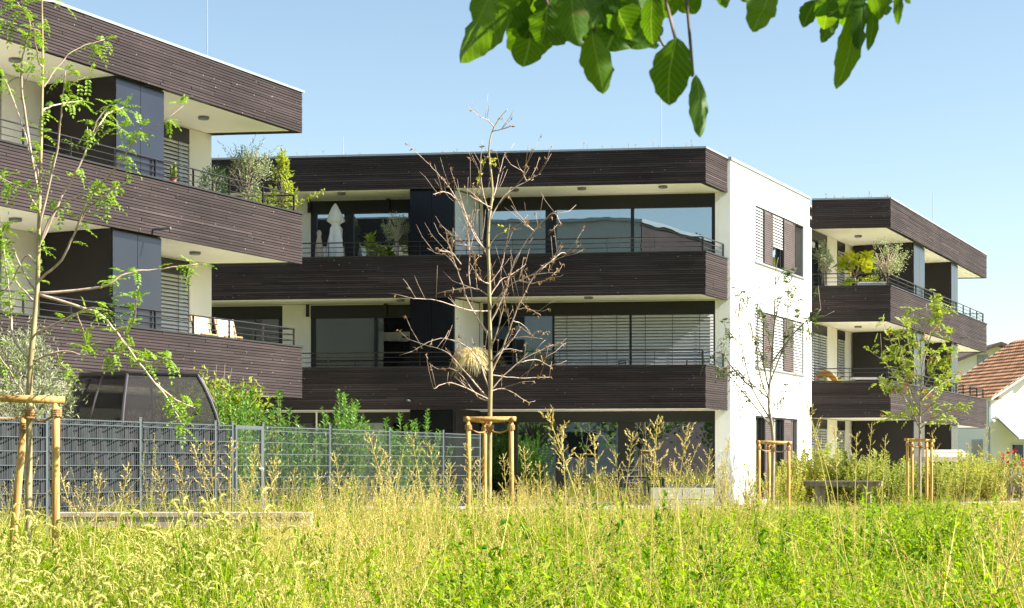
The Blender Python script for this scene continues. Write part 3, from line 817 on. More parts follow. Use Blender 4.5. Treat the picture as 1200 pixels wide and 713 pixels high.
# left building, upper balcony
potted('potted_conifer', onA(250, 1.0, Z['f2']), 'dark green conifer in a pot beside the corner pillar on the upper left balcony', 'potted plant', 1.1, (.34, .34, .55), 1500, .08, .02, 'leaf_dark', .03, seed=3)
def wisps(f, rng, b):
    for i in range(34):
        d = Vector((rng.uniform(-.5, .9), rng.uniform(-.4, .4), 1)).normalized(); p = b + Vector((0, 0, 1.35)); L = rng.uniform(.75, 1.25)
        for k in range(26):
            t = k/26; q = p + d*L*t + Vector((.25*t*t*d.x, 0, -.15*t*t))
            f.leaf(q, d + rdir(rng)*.8, rdir(rng), .065, .018)
potted('potted_olive', onA(288, .75, Z['f2']), 'silvery olive tree in a pot on the upper left balcony with wispy top shoots', 'potted plant', 1.55, (.60, .5, .62), 1500, .075, .022, 'leaf_olive', .035, nst=24, seed=4, extra=wisps, clump=20)
def laurel_arm(f, rng, b):
    for i in range(30):
        p = b + Vector((.35+.02*i, .1, 1.05+.01*i)); f.leaf(p, rdir(rng), rdir(rng), .1, .05)
potted('potted_laurel', onA(331, .5, Z['f2']), 'bright green bushy laurel in a pot at the right end of the upper left balcony', 'potted plant', 1.4, (.30, .3, .75), 520, .14, .06, 'leaf_lime', .03, nst=12, seed=5, clump=13, extra=laurel_arm)
def leafy(f, rng, b): pass
potted('potted_shrub', onA(303, .5, Z['f2']), 'low light green shrub in a pot below the silvery olive', 'potted plant', .75, (.36, .3, .3), 380, .09, .04, 'leaf_lime', .02, seed=8, pr=.2, ph=.3)

def cactus():
    b = onA(203, .18, Z['p2t']+.04); root = empty('potted_cactus', b, 'yellowish cactus in a small pot on the upper left parapet', 'potted plant')
    pot(root, b, .07, .1, 'terracotta'); mb = MB()
    for dx, h in ((-.03, .3), (.035, .36), (0, .24)):
        p = b + Vector((dx, 0, .08)); mb.tube([p, p+UP*h*.5, p+UP*h*.9, p+UP*h], [.03, .036, .03, .008], 8)
    mb.build('stem', M['leaf_lime'], root, smooth=True)
cactus()

def deck_chair(b, rz, label):
    root = empty('deck_chair', b, label, 'deck chair', 'folded deck chairs')
    mb = MB(); c, s = math.cos(rz), math.sin(rz)
    def T(x, y, z): return Vector((b[0]+c*x-s*y, b[1]+s*x+c*y, b[2]+z))
    for x in (-.3, .3):
        mb.tube([T(x, -.12, 0), T(x, .22, 1.28)], .024, 6); mb.tube([T(x*.9, .28, 0), T(x*.9, -.06, .9)], .022, 6)
    for y, z in ((.21, 1.25), (-.1, .06), (-.05, .88), (.26, .05)):
        mb.tube([T(-.31, y, z), T(.31, y, z)], .02, 6)
    mb.build('frame', M['chairwood'], root)
    q = MB(); n = 8
    for i in range(n):
        t0, t1 = i/n, (i+1)/n; f = lambda t: (-.1+.31*t+.05*math.sin(math.pi*t), .08+1.16*t)
        y0, z0 = f(t0); y1, z1 = f(t1); q.quad(T(-.26, y0-.03, z0), T(.26, y0-.03, z0), T(.26, y1-.03, z1), T(-.26, y1-.03, z1))
    q.build('fabric', M['canvas'], root)
deck_chair(onA(243, .62, Z['f1']), 1.15, 'folded deck chair with pale cloth on the lower left balcony, nearer the corner pillar')
deck_chair(onA(271, .55, Z['f1']), 1.05, 'folded deck chair with pale cloth on the lower left balcony, nearer the balcony end')

# middle building, upper balcony
def parasol():
    b = onB(393, .6, Z['f2']); root = empty('closed_parasol', b, 'closed white parasol standing on the upper front balcony', 'parasol')
    mb = MB(); mb.tube([b, b+UP*2.25], .02, 8); mb.lathe(b, [(.22, 0), (.22, .05), (.04, .09)], 16); mb.build('pole', M['zinc'], root)
    rng = random.Random(2); mb = MB(); prof = [(.06, .62), (.17, .72), (.20, .95), (.17, 1.3), (.14, 1.62), (.09, 1.72), (.11, 1.76), (.20, 1.83), (.15, 2.0), (.08, 2.2), (.02, 2.3)]
    base = len(mb.v); S = 24
    for r, z in prof:
        for k in range(S):
            a = 2*math.pi*k/S; q = r*(1+.26*math.cos(7*a+z*2.6)+.16*math.cos(3*a-z*4)+rng.uniform(-.05, .05)); mb.v.append((b.x+q*math.cos(a), b.y+q*math.sin(a), b.z+z))
    for i in range(len(prof)-1):
        for k in range(S):
            k2 = (k+1) % S; mb.f.append((base+i*S+k, base+i*S+k2, base+(i+1)*S+k2, base+(i+1)*S+k)); mb.m.append(0)
    mb.build('canopy', M['canvas'], root, smooth=True)
    b = onB(374, .55, Z['f2']); root = empty('wrapped_parasol', b, 'slim beige wrapped parasol left of the closed white parasol', 'parasol')
    mb = MB(); mb.tube([b, b+UP*1.55], .02, 8); mb.lathe(b, [(.18, 0), (.18, .05), (.04, .08)], 14); mb.build('pole', M['zinc'], root)
    mb = MB(); mb.lathe(b, [(.05, .4), (.13, .45), (.12, .9), (.09, 1.2), (.05, 1.42), (.07, 1.5), (.03, 1.58)], 12); mb.build('cover', M['beigecanvas'], root, smooth=True)
parasol()
def spiky(b, label, n, L, seed, z0=.3, spread=1.0, leaf='leaf_laurel', w=.05):
    rng = random.Random(seed); root = empty('potted_palm', b, label, 'potted plant', None); pot(root, b, .2, .32, 'pot'); f = MB()
    for i in range(n):
        a = rng.uniform(0, 6.28); d = Vector((math.cos(a)*spread, math.sin(a)*spread, rng.uniform(.4, 1.3))).normalized(); l = L*rng.uniform(.7, 1.1)
        pts = [b + UP*z0 + d*l*t - UP*.35*l*t*t for t in (0, .25, .5, .75, 1)]
        for p, q, u, v in zip(pts[:-1], pts[1:], (.3, 1, .9, .55), (1, .9, .55, .05)):
            sd = (q-p).cross(UP).normalized(); f.quad(p-sd*w*u/2, p+sd*w*u/2, q+sd*w*v/2, q-sd*w*v/2)
    f.build('fronds', M[leaf], root)
spiky(onB(398, .45, Z['f2']+.22), 'spiky arching palm in front of the closed white parasol', 34, .8, 1)
spiky(onB(357, .5, Z['f2']), 'leafy dark plant beside the left end of the upper front balcony', 30, .9, 2, z0=.5, leaf='leaf_dark')
potted('potted_plant', onB(437, .5, Z['f2']), 'light green leafy plant between the parasol and the balcony olive', 'potted plant', .95, (.32, .3, .38), 300, .2, .06, 'leaf_lime', .02, seed=12, clump=10)
potted('potted_olive', onB(465, .6, Z['f2']), 'slender trunked olive tree in front of the cupboard on the upper front balcony', 'potted plant', 1.65, (.40, .36, .52), 1300, .075, .02, 'leaf_olive', .055, seed=13, nst=14, clump=20, pr=.24, bark='bark_pink')
potted('potted_herb', onB(739, .35, Z['f2']+.35), 'tiny bright green herb pot behind the upper front railing', 'potted plant', .32, (.13, .13, .14), 90, .1, .05, 'leaf_lime', .01, seed=14, pr=.09, ph=.14)
def houseplant():
    p = RB + d2*s_at(RB, d2, 724) - n2*1.6; b = Vector((p[0], p[1], Z['f2']))
    potted('house_plant', b, 'dark house plant standing behind the middle pane of the upper front window', 'potted plant', 1.45, (.5, .4, .42), 260, .3, .08, 'leaf_dark', .025, seed=15)
houseplant()
# middle building, lower balcony
def pampas():
    rng = random.Random(9); b = onB(553, .12, Z['f1']+.28); root = empty('potted_grass', b, 'pale ball of dry ornamental grass on the lower front balcony', 'potted plant')
    pot(root, b - UP*0 + Vector((0, .32, 0)), .24, .5, 'potwhite'); f = MB(); c = b + Vector((0, 0, 1.12))
    for i in range(1300):
        d = rdir(rng, -.35, .8); l = rng.uniform(.34, .66)
        pts = [c + UP*-.35 + Vector((d.x*l*t*1.1, d.y*l*t, d.z*l*t*1.15 + .25*t - 1.05*l*t*t)) for t in (0, .3, .55, .8, 1)]
        sd = Vector((-d.y, d.x, 0)).normalized() if abs(d.z) < .99 else Vector((1, 0, 0)); w = .010
        for p, q, u, v in zip(pts[:-1], pts[1:], (1, 1, 1, .8), (1, 1, .8, .1)): f.quad(p-sd*w*u/2, p+sd*w*u/2, q+sd*w*v/2, q-sd*w*v/2)
    f.build('tuft', M['pampas'], root)
pampas()
potted('potted_shrub', onB(622, .5, Z['f1']), 'round greyish shrub in a pot behind the lower front railing', 'potted plant', .95, (.42, .36, .36), 520, .07, .03, 'leaf_sparse', .025, seed=21, pr=.26, pm='potwhite')
potted('potted_shrub', onB(640, .6, Z['f1']), 'twiggy brown leaved plant in a pale pot next to the lowered blinds', 'potted plant', .85, (.28, .28, .34), 260, .07, .03, 'leaf_dead', .02, seed=22, pr=.22, ph=.55, pm='potwhite')
spiky(onB(705, .4, Z['f1']+.1), 'small thin leaved palm in front of the lowered blinds', 16, .6, 5, w=.02, leaf='leaf_dark')
spiky(onB(474, .4, Z['f1']+.1), 'small spiky plant in a pot in front of the pale curtain', 14, .5, 6, w=.03)

def chair(b, rz, label, group, mat='blacktable', back=.86):
    root = empty('garden_chair', b, label, 'chair', group); c, s = math.cos(rz), math.sin(rz)
    def T(x, y, z): return Vector((b[0]+c*x-s*y, b[1]+s*x+c*y, b[2]+z))
    mb = MB(); D, Nn = Vector((c, s)), Vector((-s, c)); mb.obox(b, D, Nn, -.23, .23, -.22, .22, .43, .46)
    mb.v = [(x, y, z+ (b[2] if abs(z) < 1.5 else 0)) for x, y, z in mb.v]; mb.build('seat', M[mat], root)
    mb = MB(); mb.tube([T(-.23, .24, .46), T(-.23, .3, back), T(.23, .3, back), T(.23, .24, .46)], .015, 6)
    for i in range(4):
        t = .1+.25*i; mb.tube([T(-.23, .24+.06*t, .46+(back-.46)*t), T(.23, .24+.06*t, .46+(back-.46)*t)], .014, 5)
    mb.build('backrest', M[mat], root)
    for x, y in ((-.22, -.2), (.22, -.2), (-.22, .23), (.22, .23)):
        q = MB(); q.tube([T(x, y, 0), T(x, y, .44)], .014, 6); q.build('leg', M[mat], root)
    for x in (-.26, .26):
        q = MB(); q.tube([T(x, -.2, .02), T(x, -.2, .64), T(x, .27, .66)], .013, 6); q.build('armrest', M[mat], root)
    return root
def table(b, w, d, h, rz, label, mat='blacktable', topmat=None):
    root = empty('garden_table', b, label, 'table'); c, s = math.cos(rz), math.sin(rz)
    mb = MB(); mb.box((b[0], b[1], b[2]+h-.02), w, d, .04, rz=rz); mb.build('table_top', M[topmat or mat], root)
    for x in (-1, 1):
        for y in (-1, 1):
            q = MB(); lx, ly = x*(w/2-.06), y*(d/2-.06); q.box((b[0]+c*lx-s*ly, b[1]+s*lx+c*ly, b[2]+(h-.04)/2), .05, .05, h-.042, rz=rz); q.build('leg', M[mat], root)
    return root
b = onB(766, .8, Z['f1']); table(b, 1.5, .7, .74, .0, 'dark table between the two chairs on the lower front balcony')
chair(onB(741, .62, Z['f1']), 1.9, 'dark slatted chair left of the balcony table', 'chairs at the balcony table', back=.92)
chair(onB(792, .62, Z['f1']), -1.7, 'dark slatted chair right of the balcony table', 'chairs at the balcony table', back=.92)

# rear wing balconies
pS = lambda x, off: (lambda p: p + d1*s_at(p, d1, x))(RB + n1*off)
p = pS(966, .26); potted('potted_olive', (p[0], p[1], Z['f2']), 'slim olive tree by the window on the upper rear balcony', 'potted plant', 1.65, (.36, .34, .5), 900, .09, .03, 'leaf_olive', .045, seed=31, clump=18, nst=10, pr=.17)
p = onC(1002, .75, Z['f2'])
def figleaves(f, rng, b):
    pass
potted('potted_fig', p, 'leaning plant with large yellow green leaves on the upper rear balcony', 'potted plant', 1.45, (.62, .4, .42), 75, .34, .28, 'leaf_fig', .025, seed=32, nst=8, clump=8)
potted('potted_olive', onC(1039, .75, Z['f2']), 'round headed olive tree at the corner of the upper rear balcony', 'potted plant', 1.62, (.62, .55, .62), 1500, .08, .028, 'leaf_olive', .04, seed=33, nst=26, clump=26, bark='bark_pink')
def planter():
    b = onC(1021, .45, Z['f2']); root = empty('planter_box', b, 'pale rectangular planter behind the upper rear railing', 'planter'); mb = MB()
    mb.box((b.x, b.y, b.z+.45), .8, .35, .9); mb.box((b.x, b.y, b.z+.9), .84, .39, .04); mb.build('box', M['green_glaze'], root)
    f = MB(); foliage(f, random.Random(3), b+UP*1.0, (.36, .14, .1), 160, .09, .04); f.build('foliage', M['leaf_lime'], root)
planter()
def wicker_chair():
    b = onC(967, .5, Z['f1']); root = empty('wicker_chair', b, 'round backed wicker chair on the lower rear balcony', 'chair'); mb = MB()
    for k in range(7):
        r = .28+.012*k; mb.tube([b + Vector((math.cos(a)*r*1.3, .12-.03*k, .42 + max(0, math.sin(a))*r*2.0)) for a in [math.pi*i/14 for i in range(15)]], .018, 5)
    mb.build('backrest', M['wicker'], root); q = MB(); q.lathe(b+UP*.36, [(.3, 0), (.36, .05), (.36, .09)], 16); q.build('seat', M['wicker'], root)
    for x, y in ((-.25, -.2), (.25, -.2), (-.25, .2), (.25, .2)):
        q = MB(); q.tube([b+Vector((x, y, 0)), b+Vector((x*.9, y*.9, .4))], .02, 6); q.build('leg', M['wicker'], root)
wicker_chair()
p = pS(974, .3); spiky(Vector((p[0], p[1], Z['f1']+.3)), 'feathery green palm behind the wicker chair', 12, .95, 41, z0=.35, leaf='leaf_lime', w=.09)
table(onC(1016, .6, Z['f1']), 1.0, .55, .9, .0, 'white table behind the lower rear railing', mat='potwhite')

# ------------------------------------------------------------------ terrace at the ground floor
def planter_wall():
    b = px(800, 575, 41.4); b.z = GZ; root = empty('planter_wall', b, 'low pale stone wall in front of the large ground floor window', 'wall'); rng = random.Random(6)
    for r in range(2):
        mb = MB(); x = -.75
        while x < .75:
            w = rng.uniform(.32, .5); e = min(.78, x+w); mb.obox(b, Vector((1, 0)), Vector((0, 1)), x, e-.012, rng.uniform(-.008, .008), .35, b.z*0+GZ+.28*r, GZ+.28*(r+1)-.012); x = e
        mb.build('stone_course', M['concrete'], root)
planter_wall()
b = px(716, 580, 41); b.z = GZ+.02; table(b, 1.6, .85, .74, .2, 'dark table on the ground floor terrace')
b = px(690, 580, 40.2); b.z = GZ+.02; chair(b, 2.4, 'dark chair left of the terrace table', 'chairs on the ground floor terrace')
b = px(745, 580, 40.2); b.z = GZ+.02; chair(b, .3, 'dark chair right of the terrace table', 'chairs on the ground floor terrace', back=1.05)
def fan():
    p = RB + d2*s_at(RB, d2, 784) - n2*1.3; b = Vector((p[0], p[1], 2.42)); root = empty('ceiling_fan', b, 'dark ceiling fan behind the large ground floor window', 'ceiling fan')
    mb = MB(); mb.lathe(b-UP*.08, [(.05, 0), (.13, .03), (.13, .13), (.03, .16)], 16); mb.tube([b+UP*.05, b+UP*.32], .02, 6); mb.build('motor', M['blacktable'], root)
    for k in range(4):
        a = .2+k*math.pi/2; q = MB(); q.obox(b, Vector((math.cos(a), math.sin(a))), Vector((-math.sin(a), math.cos(a))), .14, .72, -.07, .07, b.z-.01, b.z+.005); q.build('blade', M['blacktable'], root)
fan()
def garden_swing():
    b = px(1107, 540, 60); b.z = GZ; root = empty('garden_swing', b, 'garden swing seat with pale cushions and canopy beside the rear balconies', 'garden swing')
    mb = MB()
    for x in (-.75, .75): mb.tube([b+Vector((x, -.45, 0)), b+Vector((x*.95, 0, 1.55)), b+Vector((x, .45, 0))], .025, 6)
    mb.tube([b+Vector((-.75, 0, 1.55)), b+Vector((.75, 0, 1.55))], .025, 6); mb.build('frame', M['blacktable'], root)
    q = MB(); q.quad(b+Vector((-.9, -.6, 1.42)), b+Vector((.75, -.6, 1.42)), b+Vector((.75, .5, 1.68)), b+Vector((-.9, .5, 1.68))); q.obox(b, Vector((1, 0)), Vector((0, 1)), -.9, .75, -.61, -.6, b.z+1.25, b.z+1.42); q.build('canopy', M['beigecanvas'], root)
    q = MB(); q.obox(b, Vector((1, 0)), Vector((0, 1)), -.65, .65, -.25, .25, b.z+.42, b.z+.54); q.obox(b, Vector((1, 0)), Vector((0, 1)), -.65, .65, .2, .3, b.z+.56, b.z+1.05); q.build('seat', M['beigecanvas'], root)
garden_swing()

# ------------------------------------------------------------------ fence of welded rods with gate
FX0, FY0 = px(55.5, 548, 24.5)[0:2]
FO = Vector((FX0, FY0)); FTOP = 1.95
def fence():
    root = empty('fence', (FO[0], FO[1], ground_z(FO[1])), 'grey welded rod fence with a gate, privacy strips on its left half', 'fence')
    sp = lambda x: s_at(FO, d1, x)
    posts = [-6.9, -4.6, -2.3, 0, sp(165), sp(253), sp(273), sp(309), sp(387), sp(457), sp(520), sp(563)]
    for s in posts:
        q = MB(); q.obox(FO, d1, n1, s-.03, s+.03, -.045, -.005, 0, FTOP+.06); q.obox(FO, d1, n1, s-.035, s+.035, -.05, 0, FTOP+.061, FTOP+.075)
        q.build('post', M['fencemetal'], root)
    for a, b in zip(posts[:-1], posts[1:]):
        gate = abs(a-sp(273)) < .01
        q = MB(); z = .08; base = ground_z(FO[1]+d1[1]*a)
        top = FTOP-.05 if gate else FTOP
        i = 0
        while z + base < top-.02 or i == 0:
            zz = min(base+z, top)
            for t in (.0, .014): q.obox(FO, d1, n1, a+.034, b-.034, t-.003, t+.003, zz-.006, zz+.006)
            z += .2; i += 1
        for t in (.0, .014): q.obox(FO, d1, n1, a+.034, b-.034, t-.003, t+.003, top-.008, top+.006)
        n = max(1, round((b-a-.07)/.05)); 
        for k in range(n+1):
            s = a+.036+(b-a-.072)*k/n; q.obox(FO, d1, n1, s-.003, s+.003, .0035, .0095, base+.05, top+.02)
        p = q.build('gate' if gate else 'rod_panel', M['fencemetal'], root)
        if gate:
            g = MB(); 
            for z0, z1 in ((base+.06, base+.11), (top+.005, top+.06)): g.obox(FO, d1, n1, a+.05, b-.05, -.03, .02, z0, z1)
            g.obox(FO, d1, n1, a+.05, a+.1, -.03, .02, base+.11, top+.005); g.obox(FO, d1, n1, b-.1, b-.05, -.03, .02, base+.11, top+.005)
            g.build('gate_frame', M['fencemetal'], p); h = MB(); h.obox(FO, d1, n1, b-.22, b-.08, .03, .06, base+1.02, base+1.05); h.build('handle', M['zinc'], p)
        if b <= sp(273)+.01:
            g = MB(); nb = 9; rngf = random.Random(int(a*10)+99)
            for r in range(nb):
                z0, z1 = base+.09+.2*r, min(base+.28+.2*r, top-.015)
                if z0 > top-.05: break
                L = b-a-.08; m_ = max(6, int(L/.05)); ph = rngf.uniform(0, 6.28)
                for k in range(m_):
                    u0, u1 = L*k/m_, L*(k+1)/m_
                    f = lambda u: -.06 + .05*math.sin(u*2*math.pi/.32+ph) 
                    P = lambda u, z: (FO[0]+d1[0]*(a+.04+u)+n1[0]*f(u), FO[1]+d1[1]*(a+.04+u)+n1[1]*f(u), z)
                    hz = lambda u: (z1-z0)*(.55+.45*max(0, 1-(2*((u/.3+ph+.37*r) % 1)-1)**2)**.5)
                    g.quad(P(u0, z0), P(u1, z0), P(u1, z0+hz(u1)), P(u0, z0+hz(u0)))
            g.obox(FO, d1, n1, a+.001, b-.001, -.15, -.145, base+.05, top-.02, 1)
            g.build('privacy_strip', [M['privacy'], M['blacktable']], p)
fence()

# ------------------------------------------------------------------ benches, gazebo
def bench(b, L, w, th, h, rz, label, mat, nleg):
    root = empty('bench', b, label, 'bench'); c, s = math.cos(rz), math.sin(rz); D, Nn = Vector((c, s)), Vector((-s, c)); rng = random.Random(4)
    mb = MB(); k = 3
    for i in range(k): mb.obox(b, D, Nn, -L/2+rng.uniform(0, .02), L/2-rng.uniform(0, .02), -w/2+w*i/k+.005, -w/2+w*(i+1)/k-.005, b[2]+h-.05, b[2]+h+rng.uniform(-.003, .003))
    mb.obox(b, D, Nn, -L/2+.01, L/2-.01, -w/2+.02, w/2-.02, b[2]+h-th, b[2]+h-.052); mb.build('seat', M[mat], root)
    for i in range(nleg):
        x = -L/2+.35+(L-.7)*i/(nleg-1); q = MB(); q.obox(b, D, Nn, x-.1, x+.1, -w/2+.06, w/2-.06, b[2]-.05, b[2]+h-th); q.build('leg', M['timberdark'], root)
b = px(216, 600, 22); b.z = GZ; bench(b, 3.3, .5, .19, .47, .02, 'long pale timber bench in front of the rod fence', 'timber', 4)
b = px(988, 560, 39); b.z = GZ; bench(b, 1.75, .8, .12, .74, -.25, 'brown timber table bench between the two right staked trees', 'timberdark', 2)

def gazebo():
    c = px(165, 548, 29.6); c.z = GZ; root = empty('garden_pavilion', c, 'curved garden pavilion with dark gauze sides behind the fence', 'pavilion')
    rt, rb, zt = .98, 1.40, 2.84-GZ; ribs = []
    for k in range(4):
        a = math.radians(-90 + 0 + 90*k); 
    angs = [math.radians(x) for x in (-150, -93, -20, 30, 90, 150)]
    def rp(a, t):     # t 0 base, 1 top
        r = rb - (rb-rt)*max(0, (t-.52)/.48)**1.8
        return c + Vector((math.cos(a)*r*1.12, math.sin(a)*r*.8, zt*t))
    for a in angs:
        q = MB(); q.tube([rp(a, i/12) for i in range(13)], .027, 7); q.build('rib', M['alu'], root)
    ring = MB(); tops = [rp(a, 1) for a in angs]
    for i in range(6): ring.tube([tops[i], tops[(i+1) % 6]], .035, 6)
    ring.build('top_frame', M['darkframe'], root)
    mid = MB()
    for i in range(5): 
        if i == 0: mid.tube([(rp(angs[i], t)+rp(angs[i+1], t))/2*1.0 for t in (.55, .7, .85, .99)], .022, 6)
    mid.build('door_rail', M['alu'], root)
    for i in range(6):
        g = MB(); a, b2 = angs[i], angs[(i+1) % 6]
        for k in range(10):
            t0, t1 = k/10, (k+1)/10; g.quad(rp(a, t0), rp(b2, t0), rp(b2, t1), rp(a, t1))
        g.build('gauze_panel', M['gauze'], root)
    roof = MB(); roof.poly([t+UP*.02 for t in tops]); roof.build('roof_cloth', M['gauze'], root)
gazebo()

# ------------------------------------------------------------------ shrubs
def shoot(f, st, rng, b, tip, L, w, n, r=.008):
    b = Vector(b); tip = Vector(tip); m_ = b.lerp(tip, .5) + Vector((rng.uniform(-.06, .06), rng.uniform(-.06, .06), 0))
    path = smooth_path([b, m_, tip], 4); st.tube(path, [r*(1-.6*i/8) for i in range(9)], 5)
    for i in range(n):
        t = .12 + .88*i/n; k = min(7, int(t*8)); p = path[k].lerp(path[k+1], t*8-k); a = i*2.4 + rng.uniform(-.3, .3)
        d = Vector((math.cos(a), math.sin(a), .75 + .5*t + rng.uniform(-.2, .3)))
        f.leaf(p, d, UP + rdir(rng)*.4, L*rng.uniform(.7, 1.15)*(1.15-.45*t), w*rng.uniform(.8, 1.1), fold=.18, bend=.2)

def laurel(b, h, r, seed, n=24):
    rng = random.Random(seed); root = empty('laurel_shrub', b, 'upright cherry laurel shrub with glossy leaves in the row behind the rod fence', 'shrub', 'laurel shrubs behind the fence')
    f, st = MB(), MB()
    for i in range(n):
        a = rng.uniform(0, 6.28); q = r*math.sqrt(rng.random()); hh = h*(1-.35*(q/r)**2)*rng.uniform(.78, 1.06)
        e = Vector((math.cos(a)*q, math.sin(a)*q, 0)); shoot(f, st, rng, b + e*.4, b + e*1.1 + UP*hh, .17, .062, int(58*hh/2.2))
    st.build('stem', M['bark_green'], root); f.build('foliage', M['leaf_laurel'], root); return root
for i in range(10):
    s = 4.9 + i*.88; rr = random.Random(50+i); p = FO + d1*s - n1*(.75 + rr.uniform(0, .5))
    laurel(Vector((p[0], p[1], GZ)), [2.15, 2.55, 2.5, 2.55, 1.95, 2.55, 2.65, 1.95, 2.15, 2.15][i], .52, 50+i)

def bush(name, b, label, cat, group, c, rad, n, L, w, leaf, seed, nst=16, clump=22, bark='bark_grey', extra=None):
    rng = random.Random(seed); root = empty(name, b, label, cat, group); b = Vector(b); st, f = MB(), MB()
    stems(st, rng, b, b + Vector(c), rad, nst, .02); st.build('stem', M[bark], root)
    foliage(f, rng, b + Vector(c), rad, n, L, w, clump=clump); f.build('foliage', M[leaf], root)
    if extra: extra(root, rng, b)
    return root
b = px(16, 548, 27.2); b.z = GZ; bush('olive_shrub', b, 'silvery green fine leaved shrub behind the fence at the left edge', 'shrub', None, (0, 0, 2.15), (.85, .7, 1.05), 7600, .095, .024, 'leaf_olive', 61, clump=44, nst=40)
b = px(246, 548, 33); b.z = GZ; bush('lime_shrub', b, 'yellow green bushy shrub between the curved pavilion and the left building', 'shrub', None, (0, 0, 1.95), (1.12, .8, 1.25), 4600, .12, .07, 'leaf_lime', 62, clump=34, nst=30)
def climber(x, y0, y1, seed, w, label):
    rng = random.Random(seed); s = s_at(FO, d1, x); p = FO + d1*s + n1*.05; b = Vector((p[0], p[1], GZ))
    zt = EYE + (HOR-y0)/F*p[1]; root = empty('climbing_plant', b, label, 'climbing plant', None); st, f = MB(), MB()
    for i in range(7):
        e = Vector((d1[0]*rng.uniform(-w, w), d1[1]*rng.uniform(-w, w), (zt-GZ)*rng.uniform(.6, 1))); shoot(f, st, rng, b, b+e, .055, .03, 26, .004)
    st.build('stem', M['bark_pink'], root); f.build('foliage', M['leaf_hedge'], root)
climber(92, 522, 600, 71, .55, 'reddish yellow climber on the fence right of the front stake post')
climber(172, 505, 600, 72, .2, 'thin green climber growing up the second fence post')
climber(26, 530, 600, 73, .4, 'leafy climber on the fence behind the leaning stake')

hedge_proto = []
def hedge_bush(seed):
    rng = random.Random(seed); root = empty('hedge_shrub', (0, 0, 0), 'bushy yellow green hedge shrub with bronze tips beside the rear wing', 'shrub', 'hedge shrubs in front of the rear wing')
    st, f = MB(), MB(); b = Vector((0, 0, 0))
    for i in range(66):
        a = rng.uniform(0, 6.28); q = .72*math.sqrt(rng.random()); hh = 1.5*(1-.4*(q/.72)**2)*rng.uniform(.6, 1.15)
        e = Vector((math.cos(a)*q, math.sin(a)*q, 0)); shoot(f, st, rng, b+e*.5, b+e*1.2+UP*hh, .13, .07, 34, .006)
    st.build('stem', M['bark_pink'], root); f.build('foliage', M['leaf_hedge'], root); return root
protos = [hedge_bush(81), hedge_bush(82), hedge_bush(83)]
used = set()
spots = [(938, 45.5, 1.05), (955, 47.3, 1.15), (972, 46.2, 1.0), (992, 47, 1.1), (1012, 46, .92), (1030, 48, 1.0), (1046, 47, .9), (1062, 50, .85), (1098, 50, .9), (1112, 52, 1.0), (1128, 51, .95), (1142, 53, 1.0), (1158, 52, .92), (1172, 54, 1.0), (1188, 53, .95), (1204, 54, 1.0), (1222, 54, 1.0), (918, 44.6, .7), (1085, 52, .9)]
for i, (x, Y, sc) in enumerate(spots):
    k = i % 3; o = protos[k] if k not in used else copy_tree(protos[k]); used.add(k)
    g = px(x, 548, Y); o.location = (g.x, g.y, GZ); o.scale = (sc*1.05, sc*1.05, sc); o.rotation_euler = (0, 0, i*1.3)
def roses(root, rng, b):
    r = MB()
    for i in range(9):
        p = b + Vector((rng.uniform(-.45, .45), rng.uniform(-.4, 0), rng.uniform(1.1, 1.6)))
        for k in range(9): r.leaf(p, rdir(rng), rdir(rng), .06, .06)
    r.build('flowers', M['rose'], root)
for x, Y, lb in ((1184, 51, 'rose bush with red blooms left of the awning end'), (1196, 50, 'rose bush with red blooms at the right edge')):
    g = px(x, 548, Y); g.z = GZ; bush('rose_bush', g, lb, 'rose bush', 'rose bushes', (0, 0, .95), (.42, .4, .6), 420, .07, .045, 'leaf_hedge', int(x), extra=roses, clump=12)
for x, Y, lb, sd in ((876, 43.4, 'thin reddish garden plant against the white wall corner', 91), (846, 42.2, 'small dark leaved shrub at the foot of the pale stone wall', 92)):
    g = px(x, 548, Y); g.z = GZ; bush('garden_shrub', g, lb, 'shrub', None, (0, 0, .75), (.36, .3, .6), 260, .06, .03, 'leaf_hedge', sd, clump=12)

# ------------------------------------------------------------------ staked young trees
def pinnate(mb, rng, p, d, L, n, ll, lw, droop=.35, mi=0):
    d = d.normalized(); sd = d.cross(UP); sd = sd.normalized() if sd.length > .01 else Vector((1, 0, 0)); nr = sd.cross(d)
    for i in range(n):
        t = .25+.75*i/n; q = p + d*L*t - UP*droop*L*t*t
        for sgn in (-1, 1): mb.leaf(q, sd*sgn + d*.45 - UP*.15 + rdir(rng)*.15, nr + rdir(rng)*.3, ll*rng.uniform(.8, 1.1), lw, fold=.15)
    mb.leaf(p + d*L - UP*droop*L, d - UP*.4, nr, ll, lw)

